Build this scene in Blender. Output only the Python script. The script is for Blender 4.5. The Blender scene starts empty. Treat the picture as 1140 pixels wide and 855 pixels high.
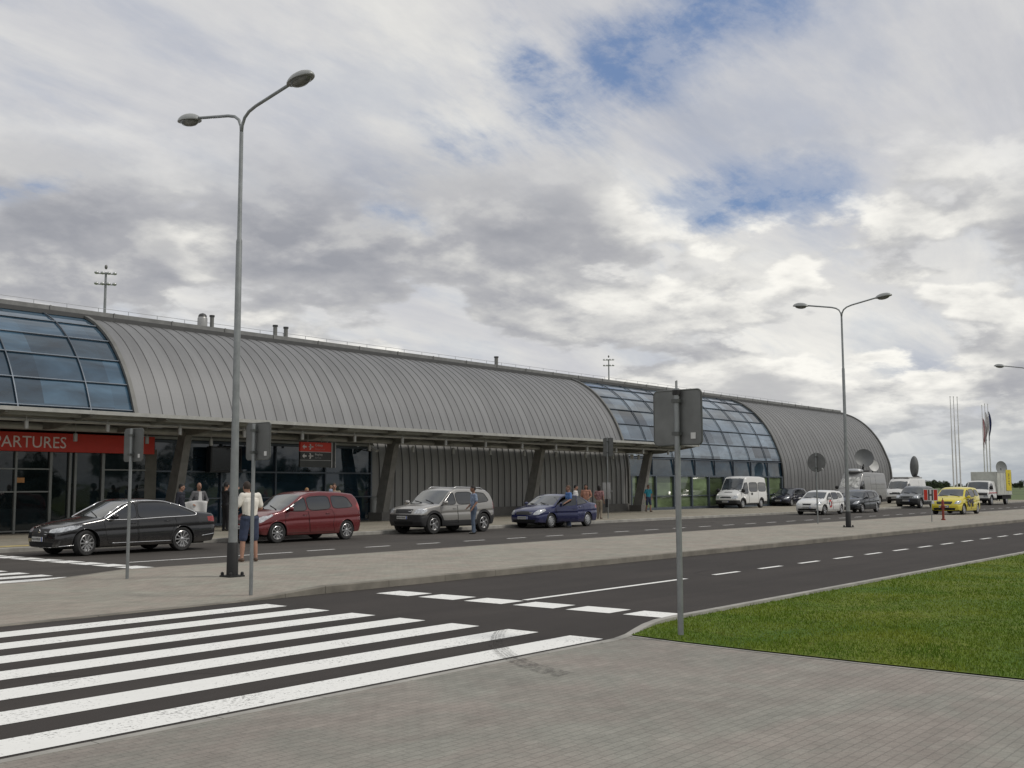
import bpy, bmesh, math, random
import numpy as np
from mathutils import Vector, Matrix
random.seed(7); rng = np.random.default_rng(7)
SC = bpy.context.scene; COL = SC.collection
RAD = math.radians
# ------------------------------------------------------------------ materials
class NT:
    def __init__(s, tree): s.t = tree; s.n = tree.nodes; s.l = tree.links
    def add(s, typ, **k):
        nd = s.n.new(typ)
        for a, b in k.items(): setattr(nd, a, b)
        return nd
    def put(s, sock, v):
        if v is None: return
        if isinstance(v, bpy.types.NodeSocket): s.l.new(v, sock)
        else:
            try: sock.default_value = v
            except Exception:
                sock.default_value = (v[0], v[1], v[2], 1) if hasattr(v, '__len__') else (v, v, v)
    def math(s, op, a, b=None, c=None, clamp=False):
        nd = s.add('ShaderNodeMath', operation=op); nd.use_clamp = clamp
        s.put(nd.inputs[0], a); s.put(nd.inputs[1], b); s.put(nd.inputs[2], c)
        return nd.outputs[0]
    def vmath(s, op, a, b=None, out=0):
        nd = s.add('ShaderNodeVectorMath', operation=op)
        s.put(nd.inputs[0], a)
        if b is not None:
            if op == 'SCALE': s.put(nd.inputs[3], b)
            else: s.put(nd.inputs[1], b)
        return nd.outputs[out]
    def noise(s, vec, scale, detail=4, rough=.55, dist=0., lac=2.):
        nd = s.add('ShaderNodeTexNoise'); s.put(nd.inputs['Vector'], vec)
        nd.inputs['Scale'].default_value = scale; nd.inputs['Detail'].default_value = detail
        nd.inputs['Roughness'].default_value = rough; nd.inputs['Distortion'].default_value = dist
        nd.inputs['Lacunarity'].default_value = lac
        return nd.outputs['Fac']
    def ramp(s, fac, stops, interp='LINEAR'):
        nd = s.add('ShaderNodeValToRGB'); s.put(nd.inputs[0], fac); cr = nd.color_ramp; cr.interpolation = interp
        while len(cr.elements) < len(stops): cr.elements.new(.5)
        for e, (p, c) in zip(cr.elements, stops):
            e.position = p; e.color = (c, c, c, 1) if not hasattr(c, '__len__') else (c[0], c[1], c[2], 1)
        return nd.outputs[0]
    def mix(s, fac, a, b, blend='MIX'):
        nd = s.add('ShaderNodeMix', data_type='RGBA', blend_type=blend)
        s.put(nd.inputs[0], fac); s.put(nd.inputs[6], a); s.put(nd.inputs[7], b)
        return nd.outputs[2]
    def smooth(s, x, a, b):
        nd = s.add('ShaderNodeMapRange', interpolation_type='SMOOTHSTEP')
        s.put(nd.inputs[0], x); nd.inputs[1].default_value = a; nd.inputs[2].default_value = b
        return nd.outputs[0]
def newmat(name):
    m = bpy.data.materials.new(name); m.use_nodes = True
    nt = NT(m.node_tree); p = m.node_tree.nodes['Principled BSDF']
    return m, nt, p
def c4(c): return (c[0], c[1], c[2], 1)
_simple = {}
def M(name, col, rough=.6, metal=0., var=.08, scale=3., spec=.5, coat=0., bump=0., bscale=40., emit=None):
    if name in _simple: return _simple[name]
    m, nt, p = newmat(name)
    tc = nt.add('ShaderNodeTexCoord').outputs['Object']
    n = nt.noise(tc, scale, 5, .6)
    f = nt.ramp(n, [(.3, 1 - var * 1.5), (.7, 1 + var)])
    nt.put(p.inputs['Base Color'], nt.mix(1., c4(col), f, 'MULTIPLY'))
    p.inputs['Roughness'].default_value = rough; p.inputs['Metallic'].default_value = metal
    p.inputs['Specular IOR Level'].default_value = spec; p.inputs['Coat Weight'].default_value = coat
    p.inputs['Coat Roughness'].default_value = .05
    if bump:
        b = nt.add('ShaderNodeBump'); b.inputs['Strength'].default_value = bump; b.inputs['Distance'].default_value = .01
        nt.put(b.inputs['Height'], nt.noise(tc, bscale, 4)); nt.l.new(b.outputs[0], p.inputs['Normal'])
    if emit:
        p.inputs['Emission Color'].default_value = c4(emit[0]); p.inputs['Emission Strength'].default_value = emit[1]
    _simple[name] = m; return m
def dirt_paint(name, col, rough=.28, metal=0., coat=.6):
    if name in _simple: return _simple[name]
    m, nt, p = newmat(name)
    tc = nt.add('ShaderNodeTexCoord').outputs['Object']
    sep = nt.add('ShaderNodeSeparateXYZ'); nt.put(sep.inputs[0], tc)
    n = nt.noise(tc, 6, 6, .65); low = nt.smooth(sep.outputs[2], .55, .15)
    d = nt.math('MULTIPLY', nt.math('MULTIPLY_ADD', n, .8, .1), nt.math('MULTIPLY_ADD', low, .5, .07))
    nt.put(p.inputs['Base Color'], nt.mix(d, c4(col), (.16, .14, .115, 1)))
    nt.put(p.inputs['Roughness'], nt.math('MULTIPLY_ADD', d, .8, rough))
    p.inputs['Metallic'].default_value = metal; p.inputs['Coat Weight'].default_value = coat; p.inputs['Coat Roughness'].default_value = .06
    _simple[name] = m; return m
# ------------------------------------------------------------------ mesh builder
class MB:
    def __init__(s): s.v = []; s.f = []; s.mi = []
    def add(s, vs, fs, mi=0):
        b = len(s.v); s.v += [tuple(v) for v in vs]; s.f += [tuple(b + i for i in f) for f in fs]; s.mi += [mi] * len(fs); return s
    def box(s, x0, x1, y0, y1, z0, z1, mi=0, M4=None):
        vs = [(x, y, z) for z in (z0, z1) for y in (y0, y1) for x in (x0, x1)]
        if M4 is not None: vs = [tuple(M4 @ Vector(v)) for v in vs]
        return s.add(vs, [(0, 2, 3, 1), (4, 5, 7, 6), (0, 1, 5, 4), (2, 6, 7, 3), (0, 4, 6, 2), (1, 3, 7, 5)], mi)
    def prism(s, poly, a0, a1, axis='x', mi=0):
        # poly in the two other axes, extruded along axis
        def P(u, w, t): return {'x': (t, u, w), 'y': (u, t, w), 'z': (u, w, t)}[axis]
        n = len(poly); vs = [P(u, w, a0) for u, w in poly] + [P(u, w, a1) for u, w in poly]
        fs = [tuple(range(n))[::-1], tuple(range(n, 2 * n))] + [(i, (i + 1) % n, n + (i + 1) % n, n + i) for i in range(n)]
        return s.add(vs, fs, mi)
    def tube(s, pts, r, n=8, mi=0, cap=True):
        pts = [Vector(p) for p in pts]; k = len(pts)
        rs = r if hasattr(r, '__len__') else [r] * k
        vs = []; prev = None
        for i, p in enumerate(pts):
            d = (pts[min(i + 1, k - 1)] - pts[max(i - 1, 0)]).normalized()
            ref = prev if prev is not None else (Vector((0, 0, 1)) if abs(d.z) < .9 else Vector((1, 0, 0)))
            a = d.cross(ref).normalized(); b = a.cross(d).normalized(); prev = b
            for j in range(n):
                t = 2 * math.pi * j / n; vs.append(p + (a * math.cos(t) + b * math.sin(t)) * rs[i])
        fs = [(i * n + j, i * n + (j + 1) % n, (i + 1) * n + (j + 1) % n, (i + 1) * n + j) for i in range(k - 1) for j in range(n)]
        if cap: fs += [tuple(range(n))[::-1], tuple(range((k - 1) * n, k * n))]
        return s.add(vs, fs, mi)
    def lathe(s, prof, n=24, axis='z', c=(0, 0, 0), mi=0, close=True):
        vs = []
        for r_, h in prof:
            for j in range(n):
                t = 2 * math.pi * j / n; a, b = r_ * math.cos(t), r_ * math.sin(t)
                p = {'z': (a, b, h), 'y': (a, h, b), 'x': (h, a, b)}[axis]; vs.append((p[0] + c[0], p[1] + c[1], p[2] + c[2]))
        k = len(prof)
        fs = [(i * n + j, i * n + (j + 1) % n, (i + 1) * n + (j + 1) % n, (i + 1) * n + j) for i in range(k - 1) for j in range(n)]
        if close: fs += [tuple(range(n))[::-1], tuple(range((k - 1) * n, k * n))]
        return s.add(vs, fs, mi)
    def quad(s, a, b, c, d, mi=0): return s.add([a, b, c, d], [(0, 1, 2, 3)], mi)
    def build(s, name, mats, parent=None, smooth=False, auto=None):
        me = bpy.data.meshes.new(name); me.from_pydata(s.v, [], s.f)
        mats = mats if isinstance(mats, (list, tuple)) else [mats]
        for m in mats: me.materials.append(m)
        me.polygons.foreach_set('material_index', s.mi)
        bm = bmesh.new(); bm.from_mesh(me); bmesh.ops.recalc_face_normals(bm, faces=bm.faces); bm.to_mesh(me); bm.free()
        me.polygons.foreach_set('use_smooth', [bool(smooth)] * len(me.polygons))
        if auto is not None: me.set_sharp_from_angle(angle=RAD(auto))
        me.update()
        o = bpy.data.objects.new(name, me); COL.objects.link(o)
        if parent is not None: o.parent = parent
        return o
def npmesh(name, V, F, mats, mi=None, parent=None, smooth=True):
    me = bpy.data.meshes.new(name); me.from_pydata(V.tolist(), [], F.tolist())
    for m in (mats if isinstance(mats, (list, tuple)) else [mats]): me.materials.append(m)
    if mi is not None: me.polygons.foreach_set('material_index', mi)
    me.polygons.foreach_set('use_smooth', [smooth] * len(me.polygons)); me.update()
    o = bpy.data.objects.new(name, me); COL.objects.link(o)
    if parent is not None: o.parent = parent
    return o
def tag(o, label=None, cat=None, group=None, kind=None):
    for k, v in (('label', label), ('category', cat), ('group', group), ('kind', kind)):
        if v: o[k] = v
    return o
def empty(name, loc=(0, 0, 0), rz=0., label=None, cat=None, group=None):
    o = bpy.data.objects.new(name, None); COL.objects.link(o); o.empty_display_size = .2
    o.location = loc; o.rotation_euler = (0, 0, rz); return tag(o, label, cat, group)
def copy_tree(o, parent=None):
    c = o.copy(); COL.objects.link(c)
    if parent is not None: c.parent = parent
    for ch in list(o.children): copy_tree(ch, c)
    return c
def text_mesh(name, body, size, mat, parent, loc, rot, sx=1., ext=.004, align='LEFT'):
    cu = bpy.data.curves.new(name, 'FONT'); cu.body = body; cu.size = size; cu.extrude = ext; cu.align_x = align; cu.resolution_u = 3
    to = bpy.data.objects.new(name + '_tmp', cu); COL.objects.link(to)
    dg = bpy.context.evaluated_depsgraph_get(); me = bpy.data.meshes.new_from_object(to.evaluated_get(dg))
    bpy.data.objects.remove(to); me.materials.clear(); me.materials.append(mat); me.name = name
    o = bpy.data.objects.new(name, me); COL.objects.link(o); o.parent = parent
    o.location = loc; o.rotation_euler = rot; o.scale = (sx, 1, 1); return o
def pts_on(n, a, b): return [a + (b - a) * i / (n - 1) for i in range(n)]
# ------------------------------------------------------------------ camera
cam = bpy.data.cameras.new('camera'); camo = bpy.data.objects.new('camera', cam); COL.objects.link(camo); SC.camera = camo
cam.sensor_width = 36; cam.lens = 36 * 1198 / 1140; cam.clip_start = .1; cam.clip_end = 20000
_p, _r, _y = .09565, -.0036, .6838
_f = Vector((math.cos(_y) * math.cos(_p), math.sin(_y) * math.cos(_p), math.sin(_p)))
_rt = Vector((math.sin(_y), -math.cos(_y), 0)); _up = _rt.cross(_f)
_R = _rt * math.cos(_r) + _up * math.sin(_r); _U = _up * math.cos(_r) - _rt * math.sin(_r)
camo.matrix_world = Matrix(((_R.x, _U.x, -_f.x, 0), (_R.y, _U.y, -_f.y, 0), (_R.z, _U.z, -_f.z, 1.72), (0, 0, 0, 1)))
# ------------------------------------------------------------------ light
SUN_EL, SUN_AZ = 50., -62.      # azimuth of the sun measured from +X towards +Y
sd = Vector((math.cos(RAD(SUN_EL)) * math.cos(RAD(SUN_AZ)), math.cos(RAD(SUN_EL)) * math.sin(RAD(SUN_AZ)), math.sin(RAD(SUN_EL))))
sl = bpy.data.lights.new('sun', 'SUN'); sl.energy = SUN_E = 1.5; sl.angle = RAD(10); sl.color = (1, .95, .87)
so = bpy.data.objects.new('sun', sl); COL.objects.link(so); so.rotation_euler = sd.to_track_quat('Z', 'Y').to_euler()
SC.view_settings.view_transform = 'Standard'; SC.view_settings.look = 'None'; SC.view_settings.exposure = 0; SC.view_settings.gamma = 1
W = bpy.data.worlds.new('World'); SC.world = W; W.use_nodes = True
wt = NT(W.node_tree); W.node_tree.nodes.clear()
out = wt.add('ShaderNodeOutputWorld'); bg = wt.add('ShaderNodeBackground'); wt.l.new(bg.outputs[0], out.inputs[0])
sky = wt.add('ShaderNodeTexSky', sky_type='NISHITA'); sky.sun_disc = False; sky.sun_elevation = RAD(SUN_EL); sky.sun_rotation = RAD(90 - SUN_AZ)
sky.air_density = 1.; sky.dust_density = 1.2; sky.ozone_density = 1.
d = wt.vmath('NORMALIZE', wt.add('ShaderNodeTexCoord').outputs['Generated'])
sp = wt.add('ShaderNodeSeparateXYZ'); wt.put(sp.inputs[0], d)
dz = wt.math('MAXIMUM', sp.outputs[2], 0.)
def plane(off, hmin, dzz=0.):       # project the direction on a cloud deck, compressed near the horizon
    den = wt.math('ADD', wt.math('ADD', dz, dzz), hmin)
    cx = wt.math('DIVIDE', sp.outputs[0], den); cy = wt.math('DIVIDE', sp.outputs[1], den)
    cb = wt.add('ShaderNodeCombineXYZ'); wt.put(cb.inputs[0], cx); wt.put(cb.inputs[1], cy); cb.inputs[2].default_value = off
    return cb.outputs[0]
def streak(c_, e1, e2, ra, rb, brk):      # an elongated ragged opening in the clouds around a direction
    u = wt.math('DIVIDE', wt.vmath('DOT_PRODUCT', d, e1, out=1), ra); v = wt.math('DIVIDE', wt.vmath('DOT_PRODUCT', d, e2, out=1), rb)
    front = wt.math('GREATER_THAN', wt.vmath('DOT_PRODUCT', d, c_, out=1), .5)
    r2 = wt.math('SQRT', wt.math('ADD', wt.math('MULTIPLY', u, u), wt.math('MULTIPLY', v, v)))
    r2 = wt.math('ADD', r2, brk)
    return wt.math('MULTIPLY', wt.smooth(r2, 1.75, .0), front)
P0 = plane(6.7, .25); P1 = plane(6.7, .25, .03)
def dens(P): return wt.math('MULTIPLY_ADD', wt.noise(P, 1.6, 3, .45, .1), .62, wt.math('MULTIPLY', wt.noise(P, 4.2, 10, .57, .1), .38))
n0 = dens(P0); n1 = dens(P1)
low = wt.smooth(n0, .45, .495)
lit = wt.smooth(wt.math('SUBTRACT', n0, n1), -.055, .065)
thick = wt.smooth(n0, .47, .62)
shade = wt.math('SUBTRACT', wt.math('MULTIPLY_ADD', lit, .60, .42), wt.math('MULTIPLY', thick, .52))
shade = wt.math('ADD', shade, wt.math('MULTIPLY_ADD', wt.noise(P0, 8., 9, .60), .34, -.17), clamp=True)
lowcol = wt.ramp(shade, [(0., (.33, .34, .375)), (.3, (.42, .425, .45)), (.55, (.56, .56, .56)), (.78, (.76, .75, .72)), (1., (.98, .96, .90))])
W.cycles.sampling_method = 'MANUAL'; W.cycles.sample_map_resolution = 256
Q = plane(7.7, .30)
# veil texture drawn out along one wind direction
mpq = wt.add('ShaderNodeMapping'); wt.put(mpq.inputs[0], Q); mpq.inputs[2].default_value = (0, 0, RAD(28)); mpq.inputs[3].default_value = (.55, 1.5, 1)
QS = mpq.outputs[0]
fray = wt.noise(QS, 3.4, 10, .62, .25)
brk = wt.math('MULTIPLY_ADD', fray, 3.2, -1.6)
brk2 = wt.math('MULTIPLY_ADD', wt.noise(Q, 5.5, 9, .64, .15), 1.9, -.95)
bb = wt.math('ADD', wt.math('MULTIPLY', brk, 1.5), wt.math('MULTIPLY', brk2, 1.5))
holes = None
for c_, e1, e2, ra, rb in (((.7741, .5114, .3732), (.3487, -.8364, .4228), (.5284, -.1971, -.8258), .135, .034), ((.7396, .5701, .3579), (.6476, -.4575, -.6094), (-.1837, .6824, -.7075), .055, .030),
                           ((.8623, .4382, .2537), (.427, -.8986, .1009), (.2722, .0213, -.962), .075, .020), ((.8423, .4982, .2137), (.427, -.8986, .1009), (.2722, .0213, -.962), .05, .010), ((.4262, .8694, .2499), (.8304, -.4856, .273), (.3587, .0912, -.929), .04, .012)):
    h = streak(c_, e1, e2, ra, rb, bb); holes = h if holes is None else wt.math('MAXIMUM', holes, h)
holes = wt.math('MULTIPLY', holes, wt.math('MULTIPLY_ADD', wt.smooth(wt.noise(Q, 8., 9, .66, .2), .60, .40), .45, .55))
veil = wt.math('MULTIPLY', wt.math('MULTIPLY_ADD', wt.smooth(fray, .36, .56), .22, .78), wt.math('MULTIPLY_ADD', holes, -.93, 1.), clamp=True)
vt = wt.math('MULTIPLY_ADD', wt.noise(QS, 1.7, 9, .6, .5), .6, wt.math('MULTIPLY', wt.noise(Q, 1.2, 8, .6, .3), .4))
veilcol = wt.ramp(vt, [(.34, (.46, .48, .535)), (.45, (.60, .605, .63)), (.54, (.73, .725, .71)), (.62, (.87, .855, .81))])
skyc = wt.vmath('SCALE', sky.outputs[0], .085)
skyc = wt.mix(.5, skyc, (.15, .27, .55, 1))
c1 = wt.mix(veil, skyc, veilcol)
elevf = wt.smooth(sp.outputs[2], .33, .22)          # fewer cumulus overhead
low = wt.math('MULTIPLY', low, wt.math('MULTIPLY_ADD', elevf, .93, .07))
low = wt.math('MULTIPLY', low, wt.math('MULTIPLY_ADD', holes, -.9, 1.))
c2 = wt.mix(low, c1, lowcol)
haze = wt.smooth(sp.outputs[2], .09, -.01)
c3 = wt.mix(wt.math('MULTIPLY', haze, .6), c2, (.40, .455, .50, 1))
wt.put(bg.inputs[0], c3); bg.inputs[1].default_value = 1.
# ------------------------------------------------------------------ ground materials
def mat_asphalt(name, base, seed=0.):
    m, nt, p = newmat(name); tc = nt.add('ShaderNodeTexCoord').outputs['Object']
    big = nt.noise(tc, .25, 5, .6, .3)
    st = nt.add('ShaderNodeMapping'); nt.put(st.inputs[0], tc); st.inputs[3].default_value = (.05, .9, 1)
    streak = nt.noise(st.outputs[0], 1.3, 5, .65)
    fine = nt.noise(tc, 90, 3, .7)
    f = nt.math('MULTIPLY', nt.ramp(big, [(.3, .82), (.7, 1.2)]), nt.ramp(streak, [(.3, .80), (.7, 1.22)]))
    f = nt.math('MULTIPLY', f, nt.ramp(fine, [(.3, .72), (.7, 1.28)]))
    vo = nt.add('ShaderNodeTexVoronoi', feature='DISTANCE_TO_EDGE'); nt.put(vo.inputs['Vector'], nt.vmath('ADD', tc, nt.vmath('SCALE', nt.add('ShaderNodeTexNoise').outputs[1], .6))); vo.inputs['Scale'].default_value = .16
    crack = nt.smooth(vo.outputs[0], .006, .0)
    f = nt.math('MULTIPLY', f, nt.math('MULTIPLY_ADD', nt.math('MULTIPLY', crack, nt.smooth(big, .5, .6)), -.4, 1.))
    spots = nt.smooth(nt.noise(tc, 2.3, 3, .5), .70, .78); f = nt.math('MULTIPLY', f, nt.math('MULTIPLY_ADD', spots, -.35, 1.))
    nt.put(p.inputs['Base Color'], nt.mix(1., c4(base), f, 'MULTIPLY')); p.inputs['Roughness'].default_value = .88
    p.inputs['Specular IOR Level'].default_value = .3
    b = nt.add('ShaderNodeBump'); b.inputs['Strength'].default_value = .5; b.inputs['Distance'].default_value = .006
    nt.put(b.inputs['Height'], fine); nt.l.new(b.outputs[0], p.inputs['Normal']); return m
def mat_pavers(name, c1, c2, mortar, rot=0., bw=.2, bh=.1, mottle=.25):
    m, nt, p = newmat(name); tc = nt.add('ShaderNodeTexCoord').outputs['Object']
    mp = nt.add('ShaderNodeMapping'); nt.put(mp.inputs[0], tc); mp.inputs[2].default_value = (0, 0, rot)
    br = nt.add('ShaderNodeTexBrick'); nt.put(br.inputs['Vector'], mp.outputs[0])
    br.inputs['Color1'].default_value = c4(c1); br.inputs['Color2'].default_value = c4(c2); br.inputs['Mortar'].default_value = c4(mortar)
    br.inputs['Scale'].default_value = 1; br.inputs['Brick Width'].default_value = bw; br.inputs['Row Height'].default_value = bh
    br.inputs['Mortar Size'].default_value = .006; br.inputs['Mortar Smooth'].default_value = .3
    big = nt.noise(tc, .55, 5, .6, .4); med = nt.noise(tc, 3.2, 4, .6); fine = nt.noise(tc, 60, 3, .7)
    # per-brick tint from a snapped coordinate
    sn = nt.add('ShaderNodeVectorMath', operation='SNAP'); nt.put(sn.inputs[0], mp.outputs[0]); sn.inputs[1].default_value = (bw * 2, bh, 1)
    wn = nt.add('ShaderNodeTexWhiteNoise'); nt.put(wn.inputs[0], sn.outputs[0])
    f = nt.math('MULTIPLY', nt.ramp(big, [(.3, 1 - mottle * .6), (.7, 1 + mottle * .6)]), nt.ramp(med, [(.3, .9), (.7, 1.1)]))
    f = nt.math('MULTIPLY', f, nt.ramp(fine, [(.3, .88), (.7, 1.12)]))
    f = nt.math('MULTIPLY', f, nt.math('MULTIPLY_ADD', wn.outputs[0], .10, .95))
    tint = nt.mix(nt.ramp(nt.noise(tc, .9, 4, .65, .6), [(.38, 0), (.62, 1)]), (.985, 1.01, .975, 1), (1.045, .985, .96, 1))
    col = nt.mix(1., nt.mix(1., br.outputs[0], f, 'MULTIPLY'), tint, 'MULTIPLY')
    nt.put(p.inputs['Base Color'], col); p.inputs['Roughness'].default_value = .9; p.inputs['Specular IOR Level'].default_value = .25
    b = nt.add('ShaderNodeBump'); b.inputs['Strength'].default_value = .6; b.inputs['Distance'].default_value = .005; b.invert = True
    nt.put(b.inputs['Height'], nt.math('ADD', br.outputs[1], nt.math('MULTIPLY', fine, .25))); nt.l.new(b.outputs[0], p.inputs['Normal'])
    return m
def mat_paint(name, wear=.5):
    m, nt, p = newmat(name); tc = nt.add('ShaderNodeTexCoord').outputs['Object']
    n = nt.noise(tc, 26, 6, .75); n2 = nt.noise(tc, 1.3, 4, .6)
    w = nt.smooth(nt.math('MULTIPLY_ADD', n2, .45, n), .82 - wear * .10, .95 - wear * .06)
    col = nt.mix(nt.math('MULTIPLY', w, .75), nt.mix(nt.ramp(n2, [(.3, 0), (.7, 1)]), (.76, .76, .73, 1), (.84, .84, .81, 1)), (.10, .095, .09, 1))
    nt.put(p.inputs['Base Color'], col); p.inputs['Roughness'].default_value = .8; return m
def mat_grass(name):
    m, nt, p = newmat(name); tc = nt.add('ShaderNodeTexCoord').outputs['Object']
    a = nt.noise(tc, .6, 5, .6, .5); b_ = nt.noise(tc, 9, 4, .7)
    col = nt.mix(nt.ramp(a, [(.35, 0), (.68, 1)]), (.06, .115, .010, 1), (.13, .155, .018, 1))
    col = nt.mix(1., col, nt.ramp(b_, [(.3, .6), (.7, 1.35)]), 'MULTIPLY')
    nt.put(p.inputs['Base Color'], col); p.inputs['Roughness'].default_value = .85; p.inputs['Specular IOR Level'].default_value = .2; return m
ASPH = mat_asphalt('asphalt_new', (.040, .0345, .031)); ASPH2 = mat_asphalt('asphalt_terminal', (.058, .052, .046))
PAVE_N = mat_pavers('pavers_near', (.262, .250, .228), (.243, .232, .211), (.212, .203, .186), .0, .16, .08, .16)
PAVE_M = mat_pavers('pavers_median', (.305, .288, .252), (.283, .267, .235), (.24, .227, .20), 0, .16, .08, .15)
PAVE_T = mat_pavers('pavers_terminal', (.28, .26, .215), (.25, .235, .195), (.20, .185, .155), 0, .2, .1, .25)
KERB = M('kerb_concrete', (.33, .32, .29), .85, var=.18, scale=2.2, bump=.3)
KERB_D = M('kerb_concrete_dirty', (.20, .185, .155), .9, var=.25, scale=1.7, bump=.3)
PAINT = mat_paint('road_paint', .5); PAINT_OLD = mat_paint('road_paint_old', .9); GRASS = mat_grass('grass_ground')
FIELD = M('field', (.085, .12, .035), .9, var=.3, scale=.02)
def struct(o): o['kind'] = 'structure'; return o
def sheet(name, polys, z, mat):
    m = MB()
    for poly in polys: m.add([(x, y, z) for x, y in poly], [tuple(range(len(poly)))])
    return struct(m.build(name, mat))
def rect(x0, x1, y0, y1): return [(x0, y0), (x1, y0), (x1, y1), (x0, y1)]
sheet('terrain', [rect(-3000, 9000, -6000, 6000)], -.04, FIELD)
sheet('road', [rect(-60, 420, 6.95, 16.)], 0., ASPH)
sheet('terminal_road', [rect(-60, 420, 17., 29.6)], .0, ASPH2)
# median: flush at the crossing, ramping up to a real kerb
MX = [(-60, .012), (10.25, .012), (11.9, .12), (300, .12)]
m = MB(); k = MB()
for (xa, za), (xb, zb) in zip(MX, MX[1:]):
    m.add([(xa, 13.80, za), (xb, 13.80, zb), (xb, 19.58, zb), (xa, 19.58, za)], [(0, 1, 2, 3)])
struct(m.build('median_pavement', PAVE_M))
def kerb_run(mb, xs, y0, y1, joint=1.0):
    for (xa, za), (xb, zb) in zip(xs, xs[1:]):
        n = max(1, round((xb - xa) / joint)) if xa > -6 and xb < 95 or xb - xa < 5 else 30
        if xb == 300: n = 200
        for i in range(n):
            a, b = xa + (xb - xa) * i / n + .004, xa + (xb - xa) * (i + 1) / n - .004
            z0 = za + (zb - za) * i / n + .003; z1 = za + (zb - za) * (i + 1) / n + .003
            c = .012
            mb.add([(a, y0, -.03), (b, y0, -.03), (b, y1, -.03), (a, y1, -.03), (a, y0, z0 - c), (b, y0, z1 - c), (b, y1, z1 - c), (a, y1, z0 - c),
                    (a, y0 + c, z0), (b, y0 + c, z1), (b, y1 - c, z1), (a, y1 - c, z0)],
                   [(0, 1, 5, 4), (1, 2, 6, 5), (2, 3, 7, 6), (3, 0, 4, 7), (4, 5, 9, 8), (5, 6, 10, 9), (6, 7, 11, 10), (7, 4, 8, 11), (8, 9, 10, 11)])
k = MB(); kerb_run(k, MX, 13.65, 13.80); kerb_run(k, MX, 19.58, 19.72); struct(k.build('median_kerb', KERB_D))
# terminal pavement behind its kerb
sheet('terminal_pavement', [rect(-60, 130, 29.45, 75)], .12, PAVE_T)
k = MB(); kerb_run(k, [(-60, .12), (130, .12)], 29.3, 29.45); struct(k.build('terminal_kerb', KERB))
sheet('tactile_strip', [rect(-30, 18, 29.9, 30.5)], .124, M('tactile_yellow', (.42, .34, .14), .85, var=.2))
# near pavement and lawn
WB = [(10.62, 6.90), (10.50, 6.2), (10.42, 5.3), (10.36, 4.0), (10.30, 2.0), (10.25, -2), (10.2, -30)]
sheet('near_pavement', [[(-60, 6.87), (-60, -30)] + WB[::-1] + [(10.62, 6.90), (10.30, 6.87), (9.95, 6.87)], ], .012, PAVE_N)
sheet('lawn', [WB + [(420, -30), (420, 7.21), (12.4, 7.21), (11.7, 7.17), (11.3, 7.09), (10.95, 6.99)]], .03, GRASS)
# kerb of the lawn: curved nose then straight, one continuous low kerb with joints every metre
ctrl = [(9.95, 6.95), (10.30, 6.95), (10.62, 7.0), (10.95, 7.10), (11.3, 7.20), (11.7, 7.28), (12.2, 7.32)]
path = [(12.2 + i, 7.32) for i in range(1, 130)] + [(400, 7.32)]
path = ctrl + path
def offs(i, w):
    a_ = path[max(i - 1, 0)]; b_ = path[min(i + 1, len(path) - 1)]; tx_, ty_ = b_[0] - a_[0], b_[1] - a_[1]; l_ = math.hypot(tx_, ty_); return (path[i][0] + ty_ / l_ * w, path[i][1] - tx_ / l_ * w)
m = MB()
hs = [.016, .018, .028, .045, .06, .07, .07]
for i in range(len(path) - 1):
    (xa, ya), (xb, yb) = path[i], path[i + 1]; ja = .003 if i >= 6 else 0.; (xc, yc), (xd, yd) = offs(i, .12), offs(i + 1, .12); ha = hs[i] if i < 7 else .07; hz = hs[i + 1] if i + 1 < 7 else .07
    (xe, ye), (xf_, yf_) = offs(i, .012), offs(i + 1, .012)
    m.add([(xa + ja, ya, -.03), (xb - ja, yb, -.03), (xb - ja, yb, hz - .012), (xa + ja, ya, ha - .012), (xe + ja, ye, ha), (xf_ - ja, yf_, hz), (xd - ja, yd, hz), (xc + ja, yc, ha), (xd - ja, yd, -.03), (xc + ja, yc, -.03)],
          [(0, 1, 2, 3), (3, 2, 5, 4), (4, 5, 6, 7), (7, 6, 8, 9)])
struct(m.build('lawn_kerb', KERB))
m = MB()
for i in range(63): m.box(-53 + i + .004, -52 + i - .004, 6.86, 6.95, -.02, .016)
struct(m.build('near_kerb', KERB))
# lawn edging
m = MB()
for (xa, ya), (xb, yb) in zip(WB, WB[1:]):
    m.add([(xa - .05, ya, .0), (xb - .05, yb, .0), (xb + .01, yb, .0), (xa + .01, ya, .0), (xa - .05, ya, .018), (xb - .05, yb, .018), (xb + .01, yb, .018), (xa + .01, ya, .018)],
          [(4, 5, 6, 7), (0, 1, 5, 4), (2, 3, 7, 6)])
struct(m.build('lawn_edging', KERB))
# painted markings, each a thing of the road surface
def marks(name, rs, z, mat):
    m = MB()
    for r_ in rs:
        if len(r_) == 4 and not hasattr(r_[0], '__len__'): x0, x1, y0, y1 = r_; q = rect(x0, x1, y0, y1)
        else: q = r_
        m.add([(x, y, z) for x, y in q], [tuple(range(len(q)))])
    return struct(m.build(name, mat))
marks('crosswalk_stripes', [(1.5, 10.29, 7.06 + .93 * i, 7.06 + .93 * i + .47) for i in range(7)], .004, PAINT)
marks('yield_blocks', [(12.40, 12.95, 7.45 + .96 * i, 7.45 + .96 * i + .74) for i in range(6)], .004, PAINT)
marks('centre_line', [(13.05, 17.9, 10.34, 10.46)] + [(18.98 + 1.962 * i, 20.02 + 1.962 * i, 10.34, 10.46) for i in range(60)], .004, PAINT)
marks('terminal_crosswalk_stripes', [(1., 11.0, 19.8 + .93 * i, 20.27 + .93 * i) for i in range(10)], .004, PAINT_OLD)
marks('terminal_yield_blocks', [(13.0, 13.55, 20.2 + .96 * i, 20.2 + .96 * i + .74) for i in range(9)], .004, PAINT_OLD)
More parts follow.
